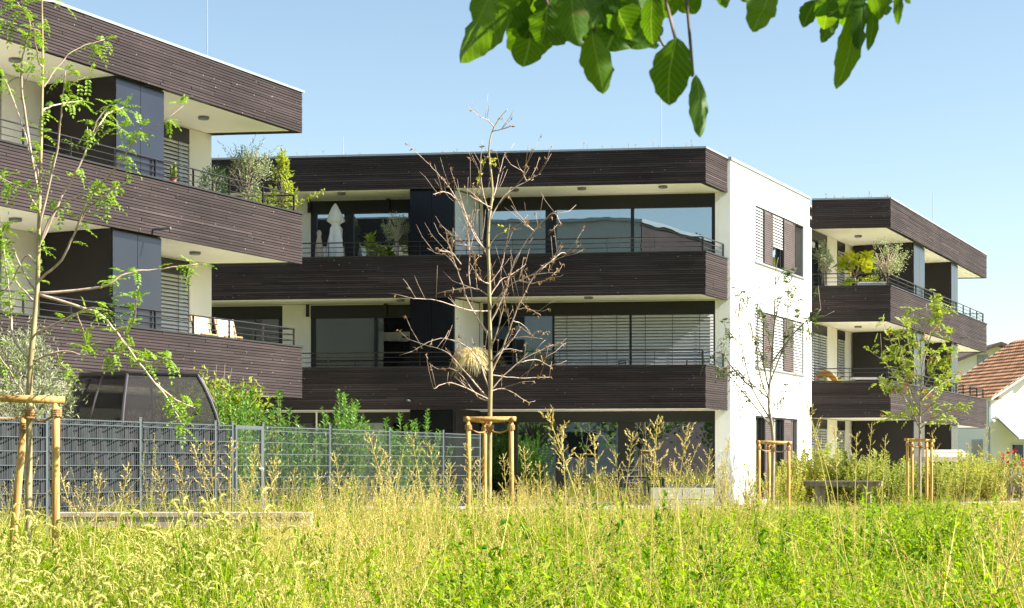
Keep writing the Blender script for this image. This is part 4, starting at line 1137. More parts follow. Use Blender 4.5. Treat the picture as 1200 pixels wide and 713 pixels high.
def traced(name, label, Y, trunk, branches, r0, bark, leaf, seed, leaffn, rb=.42, twigs=0, depth=.9, minr=.004, thick=.0075, twig_up=.25, twl=(.1, .42)):
    rng = random.Random(seed); tp = [px(x, y, Y) for x, y in trunk]; tp[0].z = ground_z(Y)-.03
    root = empty(name, tp[0].copy(), label, 'tree'); st, cr, f = MB(), MB(), MB()
    path = smooth_path(tp, 4); n = len(path); st.tube(path, [r0*(1-.95*(i/(n-1))**.9)+.003 for i in range(n)], 9)
    st.build('trunk', M[bark[0]], root, smooth=True); anchors = []
    for br in branches:
        dy = rng.uniform(-depth, depth); m_ = len(br)-1
        p0 = px(br[0][0], br[0][1], Y); k = min(range(n), key=lambda i: (path[i]-p0).length); near = (path[k]-p0).length < .22
        cand = min(anchors, key=lambda a: (a[0]-p0)[0]**2+(a[0]-p0)[2]**2, default=None)
        off0 = 0
        if not near and cand and math.hypot(cand[0].x-p0.x, cand[0].z-p0.z) < .25: off0 = cand[0].y - Y
        pts = [px(x, y, Y + off0*(1-0*i) + dy*(i/m_)**1.2) for i, (x, y) in enumerate(br)]
        if near: pts[0] = path[k].copy()
        elif off0: pts[0] = cand[0].copy()
        bp = smooth_path(pts, 5); L = sum((bp[i+1]-bp[i]).length for i in range(len(bp)-1)); q = len(bp)-1
        ra = min(r0*rb, .005+thick*L); rads = [ra*(1-.75*i/q)+minr*.5 for i in range(q+1)]
        cr.tube([p + rdir(rng)*.006 for p in bp], rads, 6)
        for p in bp[2:]: anchors.append((p.copy(),))
        for t in range(int(twigs*L)):
            k = rng.randint(max(1, q//4), q); p = bp[k]; d = (bp[k]-bp[k-1]).normalized()*.7 + rdir(rng)*.9 + UP*twig_up
            l = rng.uniform(*twl); e = p + d.normalized()*l; e2 = e + (d.normalized()+UP*rng.uniform(-.3, .6))*l*.5
            cr.tube([p, e, e2], [minr*1.1, minr*.9, minr*.5], 4); leaffn(f, rng, [p, e, e2], True)
        leaffn(f, rng, bp, False)
    cr.build('branches', M[bark[1]], root, smooth=True)
    return root, f, path, anchors

B1 = [[(44,348),(118,336),(148,321),(182,316),(232,309)], [(62,341),(111,366),(135,388),(155,415),(188,457),(202,477),(215,500)], [(40,395),(101,363),(130,365)], [(135,393),(155,378),(160,348)],
 [(42,422),(74,412),(101,417),(141,413)], [(33,422),(15,395),(13,361),(8,321),(3,280)], [(38,361),(20,331),(7,304)], [(41,344),(29,321),(13,287),(-6,260)], [(46,331),(72,304),(89,270),(104,243),(138,220)],
 [(46,300),(72,232),(89,202),(104,168),(116,138),(130,122)], [(89,270),(104,232),(135,198),(151,175),(165,150)], [(49,106),(64,84),(86,60),(122,47)], [(60,265),(67,175),(72,128),(77,84)], [(46,225),(30,140),(25,89),(29,54),(36,28),(20,3)],
 [(49,8),(74,4)], [(37,33),(20,29),(-4,23)], [(48,80),(44,67),(39,28)], [(46,240),(44,202),(34,175),(20,128),(5,92)], [(104,168),(125,135),(145,126)], [(104,168),(120,145),(142,150)], [(91,368),(98,390),(101,408)],
 [(64,415),(72,428),(82,434)], [(46,250),(30,222),(14,215),(-4,205)], [(45,290),(62,250),(88,232),(128,222)], [(48,140),(60,125),(96,118)], [(168,430),(180,425),(200,420)], [(35,470),(14,440),(-8,405)], [(188,457),(205,468),(228,478)], [(45,310),(30,300),(14,330),(-2,350)]]
def lf_locust(f, rng, bp, twig):
    n = len(bp)
    for i in range(max(1, n//3), n):
        k = rng.choice((0, 0, 1, 2)) if i < n-3 else 3
        for _ in range(k):
            d = (rdir(rng) + UP*.15); pinnate(f, rng, bp[i], d, rng.uniform(.10, .2), 5, .042, .026)
STAKED = []
def tree_one():
    root, f, path, an = traced('young_tree', 'tall slim young tree with feathery bright green leaves at the left edge', 16, [(33,618),(34,520),(35,440),(40,380),(44,330),(46,250),(48,180),(50,80),(49,0),(48,-70)], B1, .033, ('bark_green', 'bark_pink'), 'leaf_locust', 101, lf_locust, twigs=.7, thick=.0042)
    for p in path[int(len(path)*.45):]:
        for _ in range(2): pinnate(f, random.Random(int(p.z*999)+_), p, rdir(R), .16, 5, .042, .026)
    f.build('foliage', M['leaf_locust'], root)
tree_one()

B2 = [[(580,149),(572,141),(564,138)], [(580,156),(590,151),(601,147)], [(571,298),(556,277),(536,235),(516,207),(497,187)], [(572,302),(549,260),(540,232)], [(536,232),(522,225),(507,228)], [(550,266),(557,241),(554,218)], [(576,243),(580,225),(585,204),(592,179)],
 [(574,262),(592,229),(617,213),(633,204)], [(615,214),(614,204),(617,193)], [(574,248),(564,213),(565,166)], [(576,245),(562,236),(550,229)], [(578,384),(592,342),(598,320),(606,300),(626,271),(648,250),(657,263)], [(622,275),(618,264),(615,255)], [(553,305),(547,288),(535,278),(522,273)],
 [(540,310),(530,297),(514,294)], [(530,302),(515,298),(500,291)], [(573,292),(581,277),(601,270)], [(634,316),(657,297),(664,298)], [(574,468),(544,435),(522,412),(500,405)], [(574,478),(560,465),(536,435),(514,433)], [(560,465),(530,449),(508,456)], [(574,460),(553,412),(516,397),(483,412)],
 [(573,372),(550,364),(511,352),(484,350)], [(573,395),(550,356),(540,328),(530,300),(525,285)], [(574,402),(558,370),(550,328),(550,296),(548,266)], [(575,437),(592,401),(603,370),(620,334),(637,311),(660,301)], [(575,462),(606,426),(648,404)], [(592,438),(609,443),(644,442)], [(575,462),(592,456),(619,472)],
 [(590,420),(601,397),(636,397)], [(574,366),(592,339),(620,324),(654,319)], [(605,330),(625,332),(648,325)], [(603,364),(618,362),(634,370)], [(600,376),(612,380),(623,393)], [(575,412),(584,384),(591,350),(587,325)], [(574,340),(560,325),(556,300)], [(574,330),(588,312),(592,290)], [(573,440),(556,420),(540,420)], [(574,420),(590,410),(612,412)], [(606,426),(628,422),(646,430)], [(573,350),(586,330),(600,322),(616,310)], [(575,355),(562,340),(545,338),(512,344)]]
def lf_bare(f, rng, bp, twig):
    for p in bp[-2:] if twig else bp[len(bp)//2:]:
        if rng.random() < .32:
            for _ in range(2): f.leaf(p, rdir(rng) - UP*.5, rdir(rng), .055, .028, bend=.5, fold=.4, mi=0)
def tree_two():
    root, f, path, an = traced('bare_tree', 'nearly leafless young tree with spreading pinkish twigs in the middle', 24.5, [(573,585),(574,488),(575,440),(574,380),(573,320),(572,288),(573,260),(577,227),(575,198),(573,176),(577,154),(587,137),(595,128)], B2, .034, ('bark_green', 'bark_pink'), 'leaf_dead', 102, lf_bare, twigs=5.5, depth=1.1, minr=.0036, rb=.45, thick=.003, twig_up=.75, twl=(.08, .34))
    f.build('dry_leaves', M['leaf_dead'], root); y = MB(); rng = random.Random(3)
    for x, yy in ((565,188),(563,204),(560,212),(578,186),(580,196),(575,190),(562,210),(567,189),(586,265),(593,268)):
        for _ in range(3): p = px(x, yy, 24.5); y.leaf(p, rdir(rng), rdir(rng), .07, .04)
    y.build('last_leaves', M['leaf_yellow'], root)
tree_two()

def berries(mb, rng, p):
    for _ in range(10):
        q = p + rdir(rng)*.05; mb.lathe(q, [(.004, -.013), (.013, 0), (.004, .013)], 5)
B3 = [[(903,489),(882,456),(869,405),(861,338)], [(901,468),(888,426),(888,342)], [(905,498),(878,468),(853,439),(838,428)], [(903,447),(920,397),(924,334)], [(905,426),(933,388),(962,363)], [(903,477),(915,466),(924,452)], [(869,405),(855,390),(846,375)], [(861,370),(868,350),(872,344)], [(907,384),(915,350),(930,342)], [(903,455),(893,420),(880,385),(875,345)], [(901,470),(870,440),(862,430)], [(933,388),(945,375),(948,395)], [(882,456),(866,440),(850,418),(848,392)], [(905,410),(896,380),(890,360)], [(920,397),(932,380),(936,350)], [(909,330),(918,318),(926,318)]]
def lf_sparse(f, rng, bp, twig):
    n = len(bp)
    for i in range(n//3, n):
        for _ in range(rng.choice((1, 2)) if not twig else rng.choice((0, 1))):
            d = rdir(rng) - UP*.1; pinnate(f, rng, bp[i], d, rng.uniform(.12, .2), 5, .065, .034, droop=.6)
def tree_three():
    root, f, path, an = traced('rowan_tree', 'sparse young rowan with few small leaves and red berries before the white wall', 35, [(905,585),(906,515),(901,477),(903,439),(907,384),(909,321),(912,302)], B3, .038, ('bark_grey', 'bark_grey'), 'leaf_sparse', 103, lf_sparse, twigs=1.6, depth=.8, minr=.006)
    f.build('foliage', M['leaf_sparse'], root); g = MB(); rng = random.Random(8)
    for x, y in ((881,507),(868,424),(900,410),(861,475),(948,398),(897,352),(893,438),(852,432)): berries(g, rng, px(x, y, 35))
    g.build('berries', M['berry'], root)
tree_three()
B4 = [[(1078,500),(1062,470),(1046,455),(1030,448)], [(1079,480),(1060,440),(1048,410),(1038,385)], [(1079,450),(1066,410),(1062,380)], [(1080,420),(1072,385),(1070,362)], [(1080,430),(1092,390),(1102,355)], [(1079,460),(1098,430),(1118,408)], [(1079,490),(1100,470),(1122,480)], [(1078,505),(1098,488),(1112,492)], [(1079,470),(1096,455),(1124,440)], [(1078,496),(1055,485),(1034,490)], [(1079,465),(1050,440),(1034,420)], [(1080,405),(1090,375),(1098,362)], [(1079,475),(1105,440),(1112,420)], [(1078,490),(1066,460),(1064,430)], [(1079,440),(1092,420),(1108,400)], [(1079,455),(1062,430),(1052,395)], [(1092,390),(1104,372),(1110,360)]]
def lf_full(f, rng, bp, twig):
    n = len(bp)
    for i in range(n//3, n):
        for _ in range(rng.choice((1, 2, 2))):
            d = rdir(rng) + UP*.1; pinnate(f, rng, bp[i] + rdir(rng)*.07, d, rng.uniform(.14, .24), 4, .10, .058, droop=.25)
def tree_four():
    root, f, path, an = traced('rowan_tree', 'leafy yellow green young rowan with orange berries in front of the rear wing', 45, [(1078,590),(1078,515),(1078,480),(1080,440),(1079,400),(1086,356)], B4, .042, ('bark_grey', 'bark_grey'), 'leaf_rowan', 104, lf_full, twigs=2.6, depth=1.0, minr=.008)
    f.build('foliage', M['leaf_rowan'], root); g = MB(); rng = random.Random(9)
    for i in range(22):
        a = rng.choice(an)[0]; berries(g, rng, a + rdir(rng)*.1)
    g.build('berries', M['berry'], root)
tree_four()

def stake_frame(label, Y, posts, bars, ytop, r, trunk, seed):
    """posts: (x top, x bottom, depth offset, y top); bars: pairs of post indices"""
    rng = random.Random(seed); gz = ground_z(Y); b = px(trunk, 548, Y); b.z = gz
    root = empty('tree_stake', b, label, 'tree stake', 'stake frames around the young trees'); tops = []
    for xt, xb, dy, yt in posts:
        t = px(xt, yt, Y+dy); q = MB(); bo = px(xb, 548, Y+dy); bo.z = gz-.1
        q.tube([bo, bo.lerp(t, .33)+rdir(rng)*.004, bo.lerp(t, .66)+rdir(rng)*.004, t], [r*1.04, r, r*.98, r*.96], 12); q.build('post', M['stake'], root, smooth=True); tops.append(t)
    for i, j in bars:
        a, c = tops[i], tops[j]; d = (c-a).normalized(); q = MB(); u = UP*r*.55
        off = Vector((0, 0, r*.9)); q.tube([a-d*r*2+off, a.lerp(c, .5)+off, c+d*r*2+off], [r*1.02, r, r*1.0], 12); q.build('crossbar', M['stake'], root, smooth=True)
    tr = px(trunk, ytop+14*24/Y/1.0*.5, Y); q = MB()
    for k, t in enumerate(tops[:3]):
        a = Vector((t.x, t.y, t.z-r*2.6)); c = Vector((tr.x, tr.y, a.z-.03))
        q.tube(smooth_path([a, a.lerp(c, .5)-UP*.05, c], 4), r*.33, 6)
        for m_ in range(4):
            z = a.z-.02+m_*r*.5; q.tube([Vector((t.x+math.cos(w)*r*1.25, t.y+math.sin(w)*r*1.25, z)) for w in [i*math.pi/5 for i in range(11)]], r*.28, 5)
    for m_ in range(5):
        z = tops[0].z-r*2.9-.02+m_*r*.5; rr = r*.95+.02*rng.random()
        q.tube([Vector((tr.x+math.cos(w)*rr, tr.y+math.sin(w)*rr, z+.006*math.sin(w*2))) for w in [i*math.pi/5 for i in range(11)]], r*.3, 5)
    q.build('rope', M['rope'], root)
stake_frame('yellow stake frame with rope, largest and nearest, at the left edge', 16, [(66, 64.5, -.3, 473), (-34, -36, -.3, 470), (29, 8, .12, 489)], [(0, 1)], 486, .036, 35, 1)
stake_frame('stake frame with rope around the bare middle tree', 24.5, [(549, 549, -.3, 494), (599, 600, -.3, 494), (568, 568, .35, 496)], [(0, 1), (0, 2), (1, 2)], 502, .036, 574, 2)
stake_frame('stake frame around the sparse rowan by the white wall', 35, [(889.5, 889.5, -.3, 520), (924, 924, -.3, 521), (901, 901, .4, 521)], [(0, 1), (1, 2), (0, 2)], 528, .034, 905, 3)
stake_frame('four post stake frame around the leafy rowan by the rear wing', 45, [(1063.5, 1063.5, -.35, 517), (1091.5, 1091.5, -.3, 518), (1069, 1069, .4, 518), (1086, 1086, .4, 518)], [(0, 1), (2, 3), (0, 2), (1, 3)], 524, .038, 1078, 4)

# ------------------------------------------------------------------ houses at the right
def house_gable():
    Y = 84.0; c = px(1153, 463, Y); zE = c.z; x0 = c.x+.35; wv = 10.0; hl = 5.5; rise = 3.15
    root = empty('house', (x0, Y, GZ), 'white rendered house with orange tiled gable roof and awning at the right edge', 'house')
    D, Nn = Vector((.968, .25)), Vector((-.25, .968)); O = Vector((x0, Y))
    P = lambda s, t, z: Vector((O[0]+D[0]*s+Nn[0]*t, O[1]+D[1]*s+Nn[1]*t, z))
    mb = MB(); zt = zE-.1
    mb.poly([P(0, 0, GZ-.1), P(wv, 0, GZ-.1), P(wv, 0, zt), P(wv/2, 0, zt+rise), P(0, 0, zt)]); mb.poly([P(wv, hl, GZ-.1), P(0, hl, GZ-.1), P(0, hl, zt), P(wv/2, hl, zt+rise), P(wv, hl, zt)])
    mb.quad(P(0, hl, GZ-.1), P(0, 0, GZ-.1), P(0, 0, zt), P(0, hl, zt)); mb.quad(P(wv, 0, GZ-.1), P(wv, hl, GZ-.1), P(wv, hl, zt), P(wv, 0, zt)); mb.build('wall', M['white'], root)
    rf = MB(); ov = .35; rng = random.Random(1)
    for side in (0, 1):
        X = lambda u: (-ov + u*(wv/2+ov)) if side == 0 else (wv + ov - u*(wv/2+ov))
        Zz = lambda u: zE-.1-.22+.02 + u*(rise+.22) + .12
        rows, cols = 17, 30
        for i in range(rows):
            for j in range(cols):
                t0, t1 = -.7+(hl+1.4)*j/cols, -.7+(hl+1.4)*(j+1)/cols-.012; u0, u1 = i/rows, (i+1.25)/rows
                lift = .07; up1 = .0
                a, b_, c_, d_ = P(X(u0), t0, Zz(u0)+lift), P(X(u0), t1, Zz(u0)+lift), P(X(min(1, u1)), t1, Zz(min(1, u1))+up1), P(X(min(1, u1)), t0, Zz(min(1, u1))+up1)
                m0 = (a+b_)/2+UP*.035; m1 = (c_+d_)/2+UP*.035; k = len(rf.v); dn = UP*-.06
                rf.v += [tuple(v) for v in (a, m0, b_, c_, m1, d_, a+dn, m0+dn, b_+dn)]
                for fc in ((0, 1, 4, 5), (1, 2, 3, 4), (6, 7, 1, 0), (7, 8, 2, 1), (6, 0, 5, 5)):
                    fc = tuple(dict.fromkeys(fc)); rf.f.append(tuple(k+q for q in fc)); rf.m.append(0)
    rf.build('roof', M['tile'], root)
    vb = MB()
    for side in (0, 1):
        a = P(-ov if side == 0 else wv+ov, -.66, zE-.2); c_ = P(wv/2, -.66, zE-.2+rise+.2)
        for t in (0, 1.35+hl):
            e = Vector((0, Nn[1]*t, 0)) + Vector((Nn[0]*t, 0, 0)); vb.hexa([a+e-UP*.1, c_+e-UP*.1, c_+e-UP*.1+Vector((0, .05, 0)), a+e-UP*.1+Vector((0, .05, 0)), a+e+UP*.1, c_+e+UP*.1, c_+e+UP*.1+Vector((0, .05, 0)), a+e+UP*.1+Vector((0, .05, 0))])
    vb.build('verge_board', M['canvas'], root)
    pu = MB()
    for s in (.15, 2.6, wv/2): pu.obox(O, D, Nn, s-.09, s+.09, -.6, -.0, zt+rise*min(1, s/(wv/2))-.24, zt+rise*min(1, s/(wv/2))-.06)
    pu.build('purlin', M['timberdark'], root)
    g = MB(); g.tube([P(-.16, -.1, GZ), P(-.16, -.1, zE-.3)], .05, 8); g.build('downpipe', M['zinc'], root)
    a = MB(); zc = EYE+(HOR-489)/F*Y; s0 = px(1166, 489, Y).x-x0
    a.tube([P(s0, -.12, zc), P(s0+5.5, -.12, zc)], .11, 8); f = a.build('awning', M['canvas'], root); q = MB()
    q.hexa([P(s0+.05, -.14, zc-.03), P(s0+5.4, -.14, zc-.03), P(s0+5.4, -2.2, zc-1.12), P(s0+.05, -2.2, zc-1.12), P(s0+.05, -.14, zc), P(s0+5.4, -.14, zc), P(s0+5.4, -2.2, zc-1.09), P(s0+.05, -2.2, zc-1.09)]); q.build('awning_cloth', M['awning'], f)
    q = MB(); q.tube([P(s0+.1, -.1, zc-.1), P(s0+.1, -2.15, zc-1.14)], .03, 6); q.tube([P(s0, -2.2, zc-1.12), P(s0+5.45, -2.2, zc-1.12)], .05, 6); q.build('awning_arm', M['zinc'], f)
    w = MB(); sw = px(1187, 520, Y).x-x0; w.obox(O, D, Nn, sw, sw+1.4, -.04, .04, 1.35, 2.45); f = w.build('window', M['canvas'], root); q = MB(); q.obox(O, D, Nn, sw+.08, sw+.66, -.05, -.041, 1.43, 2.37); q.obox(O, D, Nn, sw+.74, sw+1.32, -.05, -.041, 1.43, 2.37); q.build('pane', M['glassdark'], f)
    E = Vector((-.996, -.087)); w = MB(); w.obox(O, Nn, Vector((-.968, -.25)), .8, 1.8, -.02, .05, 1.5, 2.65); f = w.build('window', M['zinc'], root); q = MB(); q.obox(O, Nn, Vector((-.968, -.25)), .88, 1.72, .051, .06, 1.58, 2.57); q.build('pane', M['glassdark'], f)
    lm = MB(); lm.lathe(P(.05, -.12, EYE+(HOR-494)/F*Y), [(.03, -.1), (.11, -.04), (.11, .05), (.03, .1)], 10); lm.build('wall_lamp', M['canvas'], root)
house_gable()
def house_far():
    Y = 112.0; c = px(1168, 402, Y); root = empty('house', (c.x, Y, GZ), 'far white house with dark low pitched roof behind the tiled roof', 'house')
    O = Vector((c.x, Y)); zr = c.z; hw = 5.2; P = lambda s, t, z: Vector((O[0]+s, O[1]+t, z)); mb = MB(); ze = zr-2.0
    mb.poly([P(-hw, 0, GZ), P(hw, 0, GZ), P(hw, 0, ze), P(0, 0, zr-.2), P(-hw, 0, ze)]); mb.quad(P(-hw, 9, GZ), P(-hw, 0, GZ), P(-hw, 0, ze), P(-hw, 9, ze)); mb.quad(P(hw, 0, GZ), P(hw, 9, GZ), P(hw, 9, ze), P(hw, 0, ze)); mb.poly([P(hw, 9, GZ), P(-hw, 9, GZ), P(-hw, 9, ze), P(0, 9, zr-.2), P(hw, 9, ze)]); mb.build('wall', M['white'], root)
    r = MB()
    for sg in (-1, 1):
        a, b_, c_, d_ = P(sg*(hw+.9), -1.1, ze-.33), P(0, -1.1, zr), P(0, 10, zr), P(sg*(hw+.9), 10, ze-.33); dn = UP*-.22
        r.hexa([a+dn, b_+dn, c_+dn, d_+dn, a, b_, c_, d_])
    r.build('roof', M['darktile'], root)
    for x in (1151, 1157.5):
        s = px(x, 430, Y).x-c.x; z = EYE+(HOR-427)/F*Y; q = MB(); q.obox(O, Vector((1, 0)), Vector((0, 1)), s-.32, s+.02, -.06, .0, z-.55, z+.6); q.build('shutter', M['zinc'], root)
    s = px(1154.3, 430, Y).x-c.x; q = MB(); q.obox(O, Vector((1, 0)), Vector((0, 1)), s-.2, s+.2, -.03, .0, z-.52, z+.57); q.build('window', M['glassdark'], root)
house_far()

# ------------------------------------------------------------------ behind the camera, seen only as reflections in the panes
def building_behind():
    O = Vector((-9.3, -24)); root = empty('apartment_building', (O[0], O[1], 0), 'pale apartment block behind the viewer, mirrored in the window panes', 'building')
    u = Vector((-.985, .17)); v = Vector((.25, -.968)); mb = MB(); H = 18.2
    mb.prism([O, O+v*18, O+v*18+u*40, O+u*40][::1], 0, H); mb.build('wall', M['greywall'], root)
    sc = MB(); sc.prism([O-u*.06, O+v*18-u*.06, O+v*18-u*.005, O-u*.005], .5, H-.1); sc.build('side_cladding', M['clad'], root)
    r = MB(); e = .3; r.prism([O-u*e-v*e, O+v*18-u*e, O+v*18+u*40, O+u*40-v*e], H+.003, H+.22); r.build('roof', M['zinc'], root)
    for k in range(7):
        for zz in (2, 5.2, 8.4, 11):
            w = MB(); w.obox(O, u, Vector((-.17, -.985))*-1, 3+5*k, 5.4+5*k, .0, .05, zz, zz+1.7); w.build('window', M['darkframe'], root)
building_behind()
def hill():
    mb = MB(); rng = random.Random(12); n, m_ = 40, 8; hs = lambda x: 31+8*math.cos((x+40)*.035)
    for j in range(m_):
        for i in range(n):
            x = -420+840*i/(n-1); t = j/(m_-1); mb.v.append((x, -150-130*t, -1+hs(x)*math.sin(t*math.pi/2)))
    for j in range(m_-1):
        for i in range(n-1): mb.f.append((j*n+i+1, j*n+i, (j+1)*n+i, (j+1)*n+i+1)); mb.m.append(0)
    tag(mb.build('hill', M['leaf_far'], smooth=True), kind='structure')
    f = MB()
    for i in range(900):
        x = rng.uniform(-400, 400); t = rng.random(); z = -1+hs(x)*math.sin(t*math.pi/2); b_ = Vector((x, -150-130*t, z-1)); h = rng.uniform(8, 16)
        for k in range(4):
            f.lathe(b_+UP*h*(.15+.2*k), [(h*.17*(1-.2*k), 0), (.1, h*.3)], 7)
    tag(f.build('forest', M['leaf_far']), 'dark conifer wood on the hill behind the viewer, mirrored in the panes', 'forest', kind='stuff')
hill()
def tree_behind(x, y, h, seed, label):  # unseen tree, added to darken what the lower panes mirror
    rng = random.Random(seed); b = Vector((x, y, 0)); root = empty('reflection_tree', b, label, 'tree', 'broad trees behind the viewer')
    t = MB(); t.tube(smooth_path([b, b+Vector((.1, 0, h*.25)), b+Vector((-.05, .1, h*.5)), b+Vector((.1, 0, h*.8))], 4), [.22-.013*i for i in range(13)], 9)
    stems(t, rng, b+UP*h*.3, b+UP*h*.62, (h*.36, h*.36, h*.34), 26, .06); t.build('trunk', M['bark_dark'], root, smooth=True)
    f = MB(); foliage(f, rng, b+UP*h*.62, (h*.34, h*.34, h*.33), 1700, .34, .2, clump=40); f.build('crown', M['leaf_sparse'], root)
for i, (x, y, h) in enumerate(((-1.5, -13, 7.2), (-7.5, -14, 8.2), (-14, -13, 7.4), (-20.5, -15, 8.4), (-27, -14, 7.8))): tree_behind(x, y, h, 400+i, 'broad dark green tree added behind the viewer to darken reflections in the lower panes')

# ------------------------------------------------------------------ overhanging walnut branch
def walnut():
    Y0 = 3.6; rng = random.Random(17)
    root = empty('walnut_tree', (4.3, 2.3, 0), 'leafy branch with broad blurred leaves hanging into the top of the view', 'tree')
    tr = MB(); tr.tube(smooth_path([(4.3, 2.3, -.1), (4.33, 2.3, 1.2), (4.22, 2.28, 2.4), (4.1, 2.2, 3.4), (4.15, 2.1, 4.6)], 5), [.15-.004*i for i in range(21)], 12); tr.build('trunk', M['bark_dark'], root, smooth=True)
    br = MB(); main = smooth_path([(4.15, 2.26, 3.0), (3.1, 2.8, 3.0), (2.0, 3.3, 2.82), (1.0, 3.6, 2.52), (.35, 3.6, 2.37), (-.02, 3.58, 2.30)], 6)
    br.tube(main, [.042-.0012*i for i in range(len(main))], 8)
    leaves = [((594,-8),(533,68),40),((582,-14),(556,26),30),((622,14),(614,79),44),((642,6),(632,52),34),((662,0),(652,50),42),((692,2),(664,49),38),((697,38),(703,111),31),((735,0),(713,62),56),((748,-6),(767,58),42),((760,8),(741,58),40),((762,-8),(764,50),22),
        ((791,44),(783,120),39),((812,88),(822,163),19),((795,-10),(812,20),24),((612,-6),(588,34),36),((676,-10),(700,30),40),((846,-18),(851,8),14),((905,-17),(890,37),29),((958,0),(941,33),18),((972,0),(966,36),22),((985,10),(961,48),16),((1000,12),(985,100),24),((1006,0),(1015,58),20),((1022,0),(1017,60),12),((1050,-12),(1053,28),9),((1031,-10),(1041,18),16),((992,-8),(1002,40),28),((1063,-12),(1067,5),10),((870,-14),(876,3),12),((1010,-14),(975,20),26),((720,-12),(690,26),36),((650,-14),(640,20),30),((600,-20),(575,14),34),((630,-16),(655,34),34),((668,-8),(682,54),30),((700,-12),(722,34),36),((720,-4),(742,46),30),((775,-18),(782,22),30),((640,-10),(618,44),36),((690,-16),(655,24),36),((1000,-16),(990,20),24),((975,-10),(955,20),18),((1022,-16),(1030,24),16)]
    f = MB(); UV = []
    def bigleaf(a, t, wpx, Y, tilt):
        L = (t-a).length; d = (t-a).normalized(); w = wpx/F*Y; sd = d.cross(Vector((0, 1, 0))).normalized(); nr = d.cross(sd)
        sd = (sd*math.cos(tilt) + nr*math.sin(tilt)); up = sd.cross(d); w = w/max(.35, math.cos(tilt)); nS = 16; base = len(f.v); ph = rng.uniform(0, 6.28); nick = rng.uniform(.2, .9); curl = rng.uniform(-.1, .3); big = rng.random() < .35
        for i in range(nS+1):
            u = i/nS; hw = w/2*(math.sin(math.pi*min(1, u**.95))**.62*(1.12-.3*abs(u-.45)) if 0 < u < 1 else .0); c = a + d*L*u + up*(curl*L*u*u - .02*L) + sd*L*.05*math.sin(u*3+ph)
            for s in (-1, -.5, 0, .5, 1):
                e = 1 + .07*math.sin(u*23+ph+s) + .04*math.sin(u*57+ph*2)
                if big and s == 1 and abs(u-nick) < .07: e *= .55
                f.v.append(tuple(c + sd*hw*s*e + up*(abs(s)*hw*.3 + .05*hw*math.sin(u*17+ph+s*2)))); UV.append((u, s*hw/max(1e-4, w)))
        for i in range(nS):
            for k in range(4): q = base+i*5+k; f.f.append((q, q+1, q+6, q+5)); f.m.append(0)
    for (a, t, w) in leaves:
        Y = Y0 + rng.uniform(-.25, .3); A = px(a[0], a[1], Y); T = px(t[0], t[1], Y+rng.uniform(-.03, .03)); bigleaf(A, T, w*1.12, Y, rng.uniform(-.75, .75))
        k = min(main, key=lambda p: (p-A).length); br.tube(smooth_path([k, k.lerp(A, .5)+UP*.04, A], 3), .0035, 5)
    a1 = px(770, 40, 3.6); a2 = px(800, 70, 3.6); a3 = px(812, 90, 3.6); k = min(main, key=lambda p: (p-a1).length); br.tube(smooth_path([k, a1, a2, a3], 4), .003, 5)
    for i in range(230):
        p = rng.choice(main) + Vector((rng.uniform(-.35, .35), rng.uniform(-.4, .4), rng.uniform(.04, .55)))
        if p.z < 2.36 + .0: continue
        d = (rdir(rng) - UP*.5).normalized(); bigleaf(p, p + d*rng.uniform(.09, .15), rng.uniform(28, 50), 3.6, rng.uniform(-.8, .8))
    br.build('branch', M['bark_dark'], root, smooth=True); fo = f.build('foliage', M['leaf_walnut'], root, smooth=True); ul = fo.data.uv_layers.new(name='leaf')
    for lp in fo.data.loops: ul.data[lp.index].uv = UV[lp.vertex_index]
walnut()

# ------------------------------------------------------------------ tall single grass stalks standing above the meadow
def spikelet(mb, rng, p, d, L, w):
    n = max(4, int(L/.011))
    for i in range(n):
        q = p + d*L*i/n; mb.leaf(q, d*1.0 + rdir(rng)*.55, rdir(rng), w*2.2, w*.85, fold=.3)
def stalk(top, bot, Y, seed, big=1.0):
    rng = random.Random(seed); t = px(top[0], top[1], Y); b_ = px(bot[0], bot[1], Y); b_.z = ground_z(Y)
    root = empty('grass_stalk', b_, 'single tall straw coloured grass stalk with branching seed head above the meadow', 'grass stalk', 'tall grass stalks')
    m_ = b_.lerp(t, .55) + Vector(((b_.x-t.x)*.12, 0, .05)); path = smooth_path([b_, m_, t], 8); n = len(path)-1
    st = MB(); st.tube(path, [.0042*big*(1-.6*i/n)+.0008 for i in range(n+1)], 5, 0); h = MB()
    for k in (2, 5):
        d = (path[k+1]-path[k]).normalized()*.8 + Vector((rng.uniform(-1, 1), rng.uniform(-.6, .6), .2)); p = path[k]; pr = p
        for i in range(5):
            q = p + d*.09*(i+1) - UP*.012*(i+1)**2; w0, w1 = .014*(1-i/5.2), .014*(1-(i+1)/5.2); st.quad(pr-Vector((0, w0, 0))*.7-Vector((w0*.5, 0, 0)), pr+Vector((w0*.5, w0*.7, 0)), q+Vector((w1*.5, w1*.7, 0)), q-Vector((w1*.5, w1*.7, 0)), 1); pr = q
    st.build('stem', [M['g_straw'], M['g_green']], root)
    m2 = rng.randint(7, 11)
    for i in range(m2):
        u = .68 + .31*i/m2; k = min(n-1, int(u*n)); p = path[k].lerp(path[k+1], u*n-k); ax = (path[k+1]-path[k]).normalized(); sgn = 1 if i % 2 else -1
        d = (ax*.75 + Vector((sgn*.6*rng.uniform(.5, 1.2), rng.uniform(-.5, .5), .05))).normalized(); spikelet(h, rng, p, d, rng.uniform(.06, .13)*big*(1.25-.6*i/m2), .0125*big)
    h.tube(path[int(n*.66):], .0014, 4); spikelet(h, rng, path[n-2], (path[n]-path[n-2]).normalized(), .12*big, .0125*big); h.build('seed_head', M['g_plume'], root)
